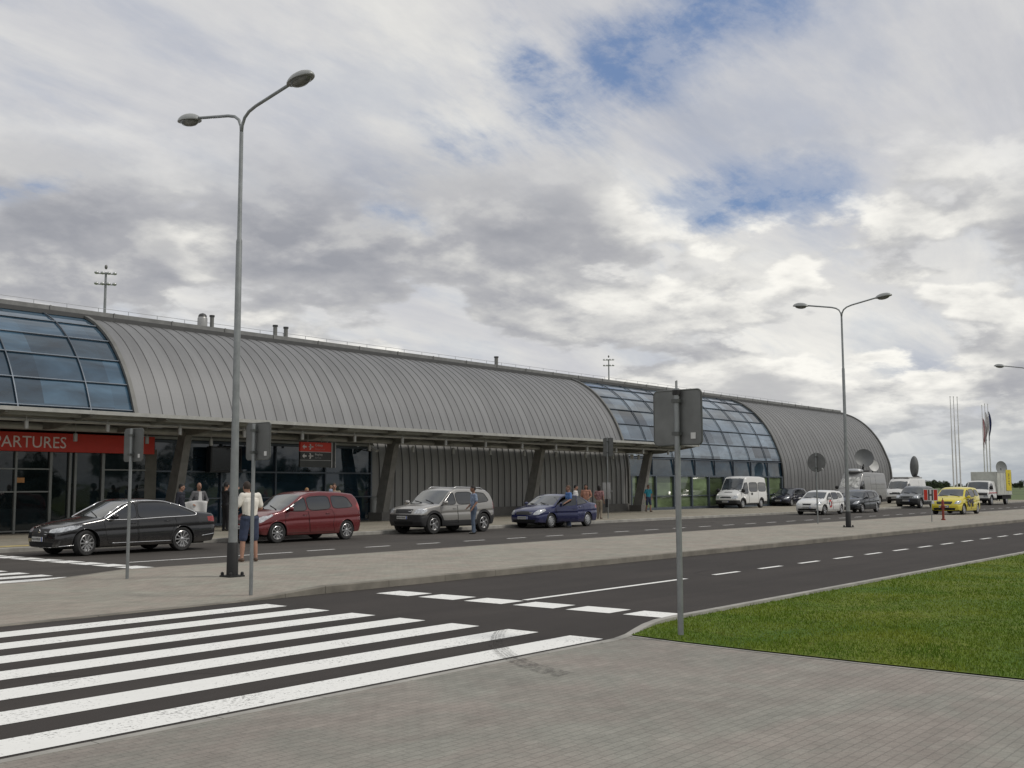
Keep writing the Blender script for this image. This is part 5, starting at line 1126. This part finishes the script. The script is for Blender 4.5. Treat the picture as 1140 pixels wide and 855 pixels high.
    best = np.full(n, 9.); li = np.zeros(n, int)
    for a, b, ra, rb, l in prim:
        a_ = np.array(a); ab = np.array(b) - a_; t = np.clip(((C - a_) @ ab) / max(ab @ ab, 1e-8), 0, 1); dd = np.linalg.norm(C - a_ - t[:, None] * ab, axis=1) - (ra + (rb - ra) * t)
        w = dd < best; best[w] = dd[w]; li[w] = l
    for c_, r_, l in ell:
        q = (C - np.array(c_)) / np.array(r_); dd = (np.linalg.norm(q, axis=1) - 1) * min(r_) - (.006 if l in (4, 5) else 0); w = dd < best; best[w] = dd[w]; li[w] = l
    if extra == 'belt': li[(li == 2) & (C[:, 2] > j['pel'].z + .045)] = 6
    for mt in lab: me2.materials.append(mt)
    me2.polygons.foreach_set('material_index', li.astype(np.int32)); me2.polygons.foreach_set('use_smooth', [True] * n); me2.name = name
    V = np.empty(len(me2.vertices) * 3); me2.vertices.foreach_get('co', V); me2.vertices.foreach_set('co', V * s); me2.update()
    bo = bpy.data.objects.new(name, me2); COL.objects.link(bo); bo.location = loc; bo.rotation_euler = (0, 0, rz); tag(bo, label, 'person', group)
    # hair
    if not bald:
        HM = M('hair_%d_%d' % (int(hair[0] * 1000), int(hair[1] * 1000)), hair, .7, var=.3, scale=60)
        vs, fs = uvell((0, 0, 0), (.108, .088, .130), 22, 18); out = []
        lowz = {'short': -.035, 'long': -.30, 'bun': -.05}[hair_style]
        for x, y, z in vs:
            if hair_style == 'long' and z < -.03 and x < .03: z = z * 2.0; y *= 1.05
            k_ = .004 * math.sin(x * 190 + y * 130) ; out.append((x - .008 + k_, y, z + .012))
        keepf = []
        for f in fs:
            c_ = [sum(out[i][a] for i in f) / len(f) for a in range(3)]
            if (c_[2] > .045 and c_[0] < .09 - max(0, .075 - c_[2])) or (c_[0] < -.005 and c_[2] > lowz): keepf.append(f)
        used = sorted({i for f in keepf for i in f}); mp_ = {u: i for i, u in enumerate(used)}
        q = MB(); q.add([tuple((Vector(out[u]) + j['hd']) * s) for u in used], [tuple(mp_[i] for i in f) for f in keepf]); q.build('hair', HM, bo, True)
    return bo
SK = M('skin_light', (.36, .20, .14), .55, var=.06); SK2 = M('skin_tanned', (.28, .15, .10), .55, var=.06); SHO = M('shoe_dark', (.02, .018, .016), .5); SHO_B = M('shoe_brown', (.10, .06, .04), .6)
DEN = M('denim_navy', (.035, .048, .09), .85, var=.2, scale=8); DENL = M('denim_blue', (.09, .12, .17), .85, var=.2, scale=8); BLKC = M('cloth_black', (.010, .010, .012), .85, var=.2); NAVY = M('suit_navy', (.012, .014, .024), .8)
CREAM = M('cloth_cream', (.74, .71, .64), .85, var=.12, scale=6); GREYC = M('cloth_grey', (.11, .11, .115), .85); WHC = M('cloth_white', (.55, .55, .54), .85); KHA = M('cloth_khaki', (.26, .22, .17), .85)
CHECK = M('cloth_pale_blue_check', (.25, .31, .42), .85, var=.5, scale=26); BLC = M('cloth_blue', (.07, .16, .38), .8); TEAL = M('cloth_turquoise', (.03, .27, .36), .8); ORC = M('cloth_salmon', (.34, .17, .12), .8); REDC = M('cloth_red', (.40, .04, .03), .8); PAT = M('cloth_pink_pattern', (.30, .16, .16), .85, var=.6, scale=22)
def face(loc, tx_, ty_): return math.atan2(ty_ - loc[1], tx_ - loc[0])
# man in cream shirt and shorts on the median: back to us, looking down to his left side, forearms raised in front
person('person', 'man in a cream shirt and navy shorts standing on the median with his back turned', (14.76, 19.45, .12), RAD(80), (SK, CREAM, DEN, SHO_B),
       dict(hd=(.06, .055, 1.615), nk=(.01, .02, 1.50), ell=(.02, .30, 1.17), wrl=(.24, .20, 1.10), elr=(.02, -.28, 1.16), wrr=(.27, -.10, 1.12), hpl=(0, .10, .92), hpr=(0, -.10, .92), knl=(.03, .135, .5), knr=(.02, -.135, .5), anl=(0, .17, .085), anr=(-.03, -.15, .085)), 1.78, (.03, .018, .012), vox=.010, build=1.08, shorts=True, extra='belt')
mm = MB(); mm.box(-.03, .03, -.035, .035, -.006, .006); 
person('person', 'man in pale checked shirt and blue jeans walking beside the silver off-roader', (30.3, 26.55, 0), RAD(150), (SK2, CHECK, DENL, SHO), dict(hd=(.04, .02, 1.655), wrl=(.14, .24, .93), wrr=(.16, -.22, .98), knl=(.06, .10, .5), anl=(.05, .10, .085), knr=(.0, -.09, .5), anr=(-.06, -.10, .085)), 1.78, (.012, .009, .008), vox=.012, extra='belt')
person('person', 'man in a dark suit and white collar standing behind the black saloon', (20.87, 31.2, .12), RAD(-60), (SK, NAVY, NAVY, SHO), dict(hd=(.03, 0, 1.63)), 1.78, (.01, .009, .008), short_sleeve=False)
pj_ = person('person', 'bald man in grey jacket over white shirt holding a white coat', (22.05, 31.9, .12), RAD(-100), (SK2, GREYC, GREYC, SHO), dict(ell=(.0, .31, 1.18), wrl=(.20, .20, 1.12), elr=(.0, -.31, 1.18), wrr=(.16, -.26, 1.06)), 1.80, bald=True, short_sleeve=False)
q = MB()   # open shirt front under the jacket
for i in range(7):
    z = 1.06 + .062 * i; w_ = .075 - .004 * i; q.add([(.122 + .0, -w_, z), (.128, -w_ * .5, z), (.130, 0, z), (.128, w_ * .5, z), (.122, w_, z), (.122, w_, z + .062), (.128, w_ * .5, z + .062), (.130, 0, z + .062), (.128, -w_ * .5, z + .062), (.122, -w_, z + .062)], [(0, 1, 8, 9), (1, 2, 7, 8), (2, 3, 6, 7), (3, 4, 5, 6)])
q.build('shirt', WHC, pj_, True)
ct = MB(); nn_ = 14; vs = []                       # the white coat over his arm
for i in range(9):
    for k_ in range(nn_ + 1):
        u = k_ / nn_; v = i / 8; yy = .26 - .80 * u * (1 - .10 * v) - .04 * v; zz = 1.16 - .64 * v * (1 - .35 * u) + .06 * math.sin(u * 3.1) - .06 * u; vs.append((.26 + .05 * math.sin(u * 12 + v * 2) * (.3 + v), yy, zz))
ct.add(vs, [(i * (nn_ + 1) + k_, i * (nn_ + 1) + k_ + 1, (i + 1) * (nn_ + 1) + k_ + 1, (i + 1) * (nn_ + 1) + k_) for i in range(8) for k_ in range(nn_)])
cb_ = ct.build('coat', WHC, None, True); cb_.modifiers.new('s', 'SOLIDIFY').thickness = .02; cb_.location = (22.05, 31.9, .12); cb_.rotation_euler = (0, 0, RAD(-118)); tag(cb_, 'white coat hanging over the arm of the bald man in grey', 'coat')
person('person', 'person in black clothes pointing one bare arm, left of the tall lamp post', (24.7, 34.0, .12), RAD(0), (SK, BLKC, BLKC, SHO), dict(elr=(.18, -.30, 1.36), wrr=(.38, -.16, 1.52), ell=(.1, .26, 1.2), wrl=(.3, .18, 1.3)), 1.82, (.008, .007, .007))
person('person', 'person in black standing close beside the lamp post, seen from behind', (25.4, 34.4, .12), RAD(120), (SK, BLKC, BLKC, SHO), dict(), 1.76, (.008, .007, .007))
person('person', 'blonde woman behind the dark red car, only her head showing above its roof', (26.9, 32.0, .12), RAD(-100), (SK, REDC, DEN, SHO), dict(), 1.60, (.30, .17, .07), 'long')
fa = person('person', 'man in a beige shirt carrying a small child behind the dark red car', (28.1, 31.8, .12), RAD(-130), (SK, KHA, DEN, SHO), dict(ell=(.10, .26, 1.22), wrl=(.26, .12, 1.25), elr=(.08, -.25, 1.2), wrr=(.24, -.10, 1.20)), 1.78, (.05, .03, .02))
person('person', 'small child in a pale top carried in the arms of the man in beige', (27.75, 31.6, .90), RAD(-60), (SK, CHECK, WHC, WHC), dict(), .92, (.22, .14, .08), build=1.1)
person('person', 'man in a blue shirt standing inside the open near door of the blue car', (37.36, 27.35, 0), RAD(150), (SK, BLC, DEN, SHO), dict(wrl=(.25, .22, 1.05), ell=(.03, .26, 1.18)), 1.78, (.10, .05, .025))
person('person', 'dark-haired person in a white shirt standing behind the blue car', (42.1, 30.4, .12), RAD(-70), (SK, WHC, GREYC, SHO), dict(), 1.70, (.01, .009, .008))
person('person', 'person in salmon top with dark hair behind the boot of the blue car', (43.8, 31.0, .12), RAD(210), (SK2, ORC, KHA, SHO), dict(ell=(.0, .28, 1.18), wrl=(.14, .16, 1.08)), 1.74, (.015, .01, .008), 'long')
wo = person('person', 'woman in patterned top and beige trousers with a black bag by the small sign', (44.95, 31.0, .12), RAD(20), (SK, PAT, KHA, SHO_B), dict(knl=(.06, .08, .5), anl=(.07, .10, .085), anr=(-.10, -.10, .085), ell=(.0, .24, 1.18), wrl=(.14, .18, 1.02)), 1.68, (.012, .009, .008), 'long')
bg_ = MB(); bg_.box(-.14, .14, -.07, .07, 0, .42); bg_.tube([(-.1, 0, .42), (-.06, 0, .60), (.06, 0, .60), (.1, 0, .42)], .012, 6)
b2 = bg_.build('shoulder_bag', BLKC, None); b2.modifiers.new('b', 'BEVEL').width = .04; b2.location = (45.2, 30.72, .70); b2.rotation_euler = (0, 0, .6); tag(b2, 'black shoulder bag held by the woman in beige trousers', 'bag')
person('person', 'boy in turquoise shirt and dark shorts walking past the last canopy column', (59.0, 36.9, .12), RAD(-115), (SK, TEAL, DEN, SHO_B), dict(knl=(.10, .10, .5), anl=(.08, .11, .085), anr=(-.14, -.11, .10), knr=(.0, -.10, .5), ell=(-.02, .27, 1.18), elr=(-.02, -.27, 1.18)), 1.72, (.20, .15, .10), shorts=True)
person('person', 'person in black standing right of the box truck', (119.0, 31.9, .12), RAD(200), (SK, BLKC, BLKC, SHO), dict(), 1.80, (.01, .01, .01), vox=.02, short_sleeve=False)
person('person', 'person in a red jacket standing farthest right on the pavement', (121.0, 31.7, .12), RAD(180), (SK, REDC, DENL, SHO), dict(), 1.78, (.01, .01, .01), vox=.02, short_sleeve=False)
# ------------------------------------------------------------------ street furniture
GALV = M('galvanised_post', (.27, .285, .285), .45, .55, var=.12, scale=5); BOOT = M('post_boot_black', (.012, .012, .012), .6); LAMPG = M('lamp_shell', (.34, .35, .34), .4, .3); LENS = M('lamp_lens', (.16, .16, .15), .15, var=.3, scale=9)
def lamp(loc, label, rz=0.):
    r = empty('street_lamp', loc, rz, label, 'street lamp', 'two-armed street lamps along the median')
    m = MB(); m.lathe([(.085, .55), (.078, 1.4), (.064, 3.2), (.056, 6.2), (.042, 6.25), (.036, 8.3)], 18, 'z'); m.build('pole', GALV, r, True, 40)
    m = MB(); m.lathe([(.105, .02), (.10, .60), (.088, .62)], 18, 'z'); m.build('boot', BOOT, r, True, 40)
    m = MB(); m.box(-.16, .16, -.16, .16, 0, .03)
    for sx in (-1, 1):
        for sy in (-1, 1): m.lathe([(.03, .03), (.03, .075), (.012, .09)], 8, 'z', (sx * .125, sy * .125, 0))
    m.build('base_plate', BOOT, r)
    for sg in (-1, 1):
        m = MB(); pts = [(0, 0, 8.25), (0, sg * .02, 8.42), (0, sg * .09, 8.56), (0, sg * .22, 8.65), (0, sg * .42, 8.71), (0, sg * 1.42, 8.89)]
        m.tube(pts, .03, 10); arm = m.build('arm', GALV, r, True)
        h = MB(); n = 22; vs = []; rings = [(0., .115), (.10, .112), (.3, .085), (.6, .062), (.85, .035), (.97, .012), (1., 0)]
        # shell: elongated dome
        prof_ = [(1.0, 0.), (1.02, .015), (.95, .055), (.78, .10), (.5, .135), (.22, .150), (.001, .155)]
        for f_, z in prof_:
            for j in range(n):
                t = 2 * math.pi * j / n; vs.append((.17 * f_ * math.cos(t), sg * 1.70 + .33 * f_ * math.sin(t) * 1.0, 8.885 + z + .055 * (f_ * math.sin(t)) * sg * .6))
        h.add(vs, [(i * n + j, i * n + (j + 1) % n, (i + 1) * n + (j + 1) % n, (i + 1) * n + j) for i in range(len(prof_) - 1) for j in range(n)] + [tuple(range(n))[::-1]])
        hd = h.build('lamp_head', LAMPG, r, True, 50)
        h = MB(); vs = []
        for f_, z in [(.82, -.004), (.80, -.03), (.6, -.07), (.3, -.092), (.001, -.098)]:
            for j in range(n):
                t = 2 * math.pi * j / n; vs.append((.17 * f_ * math.cos(t), sg * 1.70 + .29 * f_ * math.sin(t), 8.885 + z + .05 * f_ * math.sin(t) * sg * .6))
        h.add(vs, [(i * n + j, i * n + (j + 1) % n, (i + 1) * n + (j + 1) % n, (i + 1) * n + j) for i in range(4) for j in range(n)]); h.build('lens', LENS, hd, True)
    return r
lamp((12.12, 16.45, .12), 'tall two-armed galvanised street lamp nearest the crosswalk, with black boot')
lamp((41.02, 16.55, .12), 'two-armed street lamp on the median in front of the dark blue-grey hatchback')
lamp((69.9, 16.6, .12), 'two-armed street lamp cut off by the right edge, only one head showing')
SGB = M('sign_back_grey', (.17, .175, .17), .5, .5, var=.12, scale=4); SGE = M('sign_edge', (.08, .085, .08), .5); STK = M('sticker', (.6, .6, .58), .5)
def rrect(w, h, r=.05, n=4):
    out = []
    for cx, cy, a0 in ((w - r, h - r, 0), (-w + r, h - r, 90), (-w + r, -h + r, 180), (w - r, -h + r, 270)):
        for i in range(n + 1): t = RAD(a0 + 90 * i / n); out.append((cx + r * math.cos(t), cy + r * math.sin(t)))
    return out
def sign(loc, label, hgt, panels, name='road_sign', rpost=.03, clamp=True, sticker=True, cap=False):
    r = empty(name, loc, 0, label, 'road sign')
    m = MB(); m.tube([(0, 0, 0), (0, 0, hgt)], rpost, 12); m.build('post', GALV, r, True, 40)
    if cap:
        m = MB(); m.tube([(0, 0, hgt - .075), (0, 0, hgt - .02)], rpost + .012, 12); m.build('post_cap', BOOT, r, True, 40)
        m = MB()
        for a in (-.02, .02): m.tube([(a, a, hgt - .02), (a, a, hgt + .09)], .007, 5)
        m.build('wire', GALV, r)
    for kind, y, z, w, h in panels:
        m = MB()
        poly = rrect(w, h) if kind == 'rect' else [(w * math.cos(2 * math.pi * i / 28), h * math.sin(2 * math.pi * i / 28)) for i in range(28)]
        m.prism([(y + a, z + b) for a, b in poly], .045, .060, 'x'); p_ = m.build('panel', SGB, r)
        m = MB(); pts = [(.0525, y + a, z + b) for a, b in poly]; m.tube(pts + [pts[0]], .012, 5); m.build('rim', SGE, p_)
        m = MB()
        for dz in (-.6, .6): m.box(-.045, .046, -.045, .045, z + dz * h - .02, z + dz * h + .02)
        m.build('clamp', SGE, p_)
        if sticker: m = MB(); m.box(.036, .0445, y - w * .66 - .03, y - w * .66 + .03, z - h * .7 - .03, z - h * .7 + .04); m.build('sticker', STK, p_)
    return r
sign((10.66, 6.27, .075), 'back of a square crossing sign on a galvanised post at the corner of the lawn', 2.76, [('rect', .02, 2.43, .31, .31)], rpost=.033, cap=True)
sign((11.08, 18.2, .06), 'back of a square sign on a thin post in front of the black saloon', 2.78, [('rect', .0, 2.47, .31, .30)])
sign((10.72, 14.06, .045), 'back of a square sign on a thin post next to the tall lamp', 2.70, [('rect', -.05, 2.42, .30, .29)])
sign((44.3, 19.22, .12), 'back of a round sign on a thin post, seen against the end metal shell', 3.05, [('disc', 0, 2.62, .40, .40)], sticker=True)
sign((45.65, 30.95, .12), 'bus stop post with a tall board high up and two pale timetable panels', 4.15, [('rect', -.02, 3.62, .30, .46)], name='stop_sign_post', rpost=.025, sticker=False)
r = COL.objects[-1]
tt = empty('timetable_board', (45.60, 30.95, 1.1), 0, 'pale timetable panel pair fixed to the stop post beside the woman', 'board')
for y_ in (-.135, .135):
    m = MB(); m.box(-.075, -.06, y_ - .095, y_ + .095, 0, .84); m.build('panel', M('panel_pale', (.42, .43, .42), .5), tt)
m = MB(); m.box(-.058, .02, -.3, .3, .38, .44); m.build('bracket', GALV, tt)
# little board with the letter H, on the median
hb = empty('letter_board', (49.15, 16.0, .12), 0, 'small board with red edges and a black letter H on a thin post', 'sign')
m = MB(); m.tube([(0, 0, 0), (0, 0, 1.42)], .02, 8); m.build('post', GALV, hb)
m = MB(); m.box(-.045, -.03, -.31, .31, .93, 1.46); bd = m.build('board', M('board_white', (.62, .62, .60), .5), hb)
for a, b in ((-.29, -.14), (.14, .29)):
    m = MB(); m.box(-.050, -.046, a, b, .96, 1.42); m.build('red_bar', RED, bd)
m = MB(); m.box(-.050, -.046, -.105, -.045, .96, 1.42); m.box(-.050, -.046, .045, .105, .96, 1.42); m.box(-.0495, -.0462, -.046, .046, 1.16, 1.22); m.build('letter', PLT, bd)
# red hydrant standing in front of the yellow car
hy = empty('fire_hydrant', (52.0, 16.4, .12), 0, 'narrow rusty red hydrant post on the median before the yellow car', 'hydrant'); hy.scale = (.75, .75, 1.); HYR = M('hydrant_red', (.22, .035, .02), .6, var=.25, scale=9)
m = MB(); m.lathe([(.13, 0), (.13, .05), (.075, .07), (.07, .62), (.10, .64), (.10, .70), (.085, .72), (.085, .84), (.06, .92), (.02, .96)], 16, 'z'); m.build('barrel', HYR, hy, True, 40)
m = MB(); m.tube([(0, -.14, .60), (0, .14, .60)], .045, 10); m.build('outlet', HYR, hy, True, 40); m = MB(); m.tube([(0, 0, .95), (0, 0, 1.02)], .025, 6); m.build('valve_nut', BOOT, hy)
# litter bin by the facade and bag
lb = empty('litter_bin', (37.0, 38.85, .12), 0, 'grey oval litter bin with a dark opening standing by the facade', 'bin')
m = MB(); m.lathe([(.24, 0), (.25, .05), (.25, .95), (.22, 1.02)], 20, 'z'); m.build('body', M('bin_grey', (.33, .34, .33), .5, .2), lb, True, 40)
m = MB(); m.lathe([(.26, 1.02), (.27, 1.06), (.2, 1.16), (.001, 1.2)], 20, 'z'); m.build('lid', M('bin_lid', (.36, .37, .36), .5, .2), lb, True, 40)
m = MB(); m.box(-.1, .1, -.262, -.245, .72, .92); m.build('opening', BOOT, lb)
# airfield floodlight masts behind the building
FLS = M('floodlight_silver', (.55, .56, .56), .35, .5)
def mast(loc, h, label, rz):
    r = empty('floodlight_mast', loc, rz, label, 'floodlight mast', 'floodlight masts behind the terminal')
    m = MB(); m.lathe([(.26, 0), (.11, h)], 12, 'z'); m.build('pole', GALV, r, True, 40)
    for z in (h - 1.25, h - .15):
        m = MB(); m.tube([(0, -.85, z), (0, .85, z)], .05, 6); m.build('crossbar', GALV, r)
        for y_ in (-.85, -.28, .30, .88):
            m = MB(); m.add(*uvell((-.1, y_, z + .08), (.22, .23, .17))); m.box(-.1, .1, y_ - .03, y_ + .03, z - .06, z + .1); m.build('floodlight', FLS, r, True)
    m = MB(); m.add(*uvell((0, 0, h + .55), (.15, .15, .24))); m.build('beacon', STEEL_D, r)
    return r
mast((.50 * 115, .87 * 115, 0), 23.6, 'floodlight mast behind the terminal at the left, larger of the two', RAD(60))
mast((.83 * 205, .56 * 205, 0), 26.0, 'small distant floodlight mast above the right glazed bay', RAD(34))
# flagpoles
FPW = M('flagpole_white', (.62, .62, .60), .4); FGR = M('flag_red', (.42, .07, .08), .8); FGW = M('flag_white', (.62, .60, .60), .8); FGB = M('flag_blue', (.03, .04, .13), .8)
def flagpole(px_d, D, h, label, grp, flag=None):
    a = px_d; r = empty('flagpole', (D * math.cos(a), D * math.sin(a), 0), 0, label, 'flagpole', grp)
    m = MB(); m.lathe([(.09, 0), (.07, h * .5), (.035, h), (.06, h + .02), (.05, h + .12), (.01, h + .15)], 10, 'z'); m.build('pole', FPW, r, True, 40)
    if flag:
        for t, (mt, y0) in enumerate(flag):
            m = MB(); vs = []; nz = 14; L_ = 3.6
            for i in range(nz + 1):
                v = i / nz; w_ = .38 * math.sin(math.pi * min(1, v * 1.1 + .05)) ** .8 * (1 - .35 * v)
                for k_ in range(6):
                    u = k_ / 5; vs.append((.10 * math.sin(u * 9 + v * 3 + t), -(.06 + u * w_ + t * .10) * (1 if y0 > 0 else -1), h - .7 - y0 - .0 - v * L_ + .12 * math.sin(u * 5)))
            m.add(vs, [(i * 6 + k_, i * 6 + k_ + 1, (i + 1) * 6 + k_ + 1, (i + 1) * 6 + k_) for i in range(nz) for k_ in range(5)]); m.build('flag', mt, r, True)
    return r
import math as _m
def dirpx(x): return .6838 - _m.atan((x - 570) / 1198 * .9954)
for i, x in enumerate((1061.5, 1065.2, 1069.3)): flagpole(dirpx(x), 134 + i * .5, 11.9, 'bare white flagpole in the group of three left of the flags', 'bare flagpoles')
flagpole(dirpx(1096.6), 146, 11.6, 'flagpole with a dark red and white flag hanging limp, left of its group', 'flagpoles with flags', [(FGR, .9), (FGW, 1.1)])
flagpole(dirpx(1099.8), 146.5, 11.8, 'middle flagpole with a pale flag hanging limp', 'flagpoles with flags', [(FGW, .3)])
flagpole(dirpx(1103.2), 147, 11.8, 'flagpole with a dark blue flag hanging limp, rightmost of its group', 'flagpoles with flags', [(FGB, .2)])
# ------------------------------------------------------------------ trees: far belt, a few distinct ones, and the belt behind the photographer seen in the glass
LEAF = M('leaf_dark', (.035, .055, .022), .8, var=.5, scale=.6); LEAF2 = M('leaf_mid', (.055, .085, .028), .8, var=.4, scale=.5); BARK = M('bark', (.06, .05, .04), .9)
def leaf_cloud(n, cs, leaf, seed):
    g_ = np.random.default_rng(seed); V = np.empty((n, 3, 3)); k = len(cs); ci = g_.integers(0, k, n); C = np.array([c_[:3] for c_ in cs])[ci]; R_ = np.array([c_[3] for c_ in cs])[ci]
    d_ = g_.normal(size=(n, 3)); d_ /= np.linalg.norm(d_, axis=1)[:, None]; rr_ = R_ * g_.uniform(.45, 1.08, n) ** .6; P = C + d_ * rr_[:, None] * [1, 1, .85]
    for q in range(3): V[:, q] = P + g_.normal(size=(n, 3)) * leaf
    return V.reshape(-1, 3), np.arange(3 * n).reshape(n, 3)
def tree(loc, h, label, seed, mat=LEAF, group='trees on the horizon', n=1500):
    r = empty('tree', loc, 0, label, 'tree', group); g_ = random.Random(seed)
    m = MB(); m.tube([(0, 0, 0), (.1, 0, h * .3), (.0, .1, h * .6)], [h * .035, h * .025, h * .01], 7)
    for i in range(4): t = g_.uniform(0, 6.3); m.tube([(.05, 0, h * .3), (math.cos(t) * h * .22, math.sin(t) * h * .22, h * .62)], [h * .014, h * .005], 5)
    m.build('trunk', BARK, r)
    cs = [(g_.uniform(-.28, .28) * h, g_.uniform(-.28, .28) * h, h * g_.uniform(.38, .86), h * g_.uniform(.11, .2)) for _ in range(16)]
    V, F = leaf_cloud(n, cs, h * .028, seed); npmesh('crown', V, F, mat, None, r, False); return r
for i, (px, D, h) in enumerate(((1018, 330, 3.2), (1030, 345, 3.8), (1040, 300, 3.5), (1047, 310, 3.1), (1052, 350, 3.2), (1122, 520, 4.2), (1135, 560, 4.5))):
    a = dirpx(px); tree((D * math.cos(a), D * math.sin(a), 0), h, ['bushy dark tree low on the horizon right of the terminal end', 'dark rounded tree on the horizon behind the parked vehicles'][i % 2] if i < 5 else 'distant tree on the horizon at the right edge', 40 + i, [LEAF, LEAF2][i % 2], ['horizon trees behind the vehicles', 'horizon trees behind the vehicles, rounded'][i % 2] if i < 5 else 'horizon trees at the right edge')
def belt(name, label, p0, p1, n, h, seed, dens=420, leaf=.5):
    g_ = random.Random(seed); cs = []
    for i in range(n):
        t = (i + g_.random()) / n; x = p0[0] + (p1[0] - p0[0]) * t + g_.uniform(-6, 6); y = p0[1] + (p1[1] - p0[1]) * t + g_.uniform(-6, 6); hh = h * g_.uniform(.55, 1.1)
        for _ in range(4): cs.append((x + g_.uniform(-.35, .35) * hh, y + g_.uniform(-.35, .35) * hh, hh * g_.uniform(.25, .75), hh * g_.uniform(.2, .32)))
    V, F = leaf_cloud(n * dens, cs, leaf, seed); o = npmesh(name, V, F, LEAF, None, None, False); tag(o, label, 'woodland', kind='stuff')
belt('far_woodland', 'dark band of distant woodland along the horizon', (900, 190), (620, 420), 110, 4.2, 5, 300, .6)
belt('far_woodland', 'dark band of distant woodland behind the open field', (1500, 100), (900, 190), 90, 7., 6, 300, .9)
belt('roadside_trees', 'row of trees across the car park behind the viewer', (-60, -62), (190, -62), 46, 8.5, 9, 900, .28)
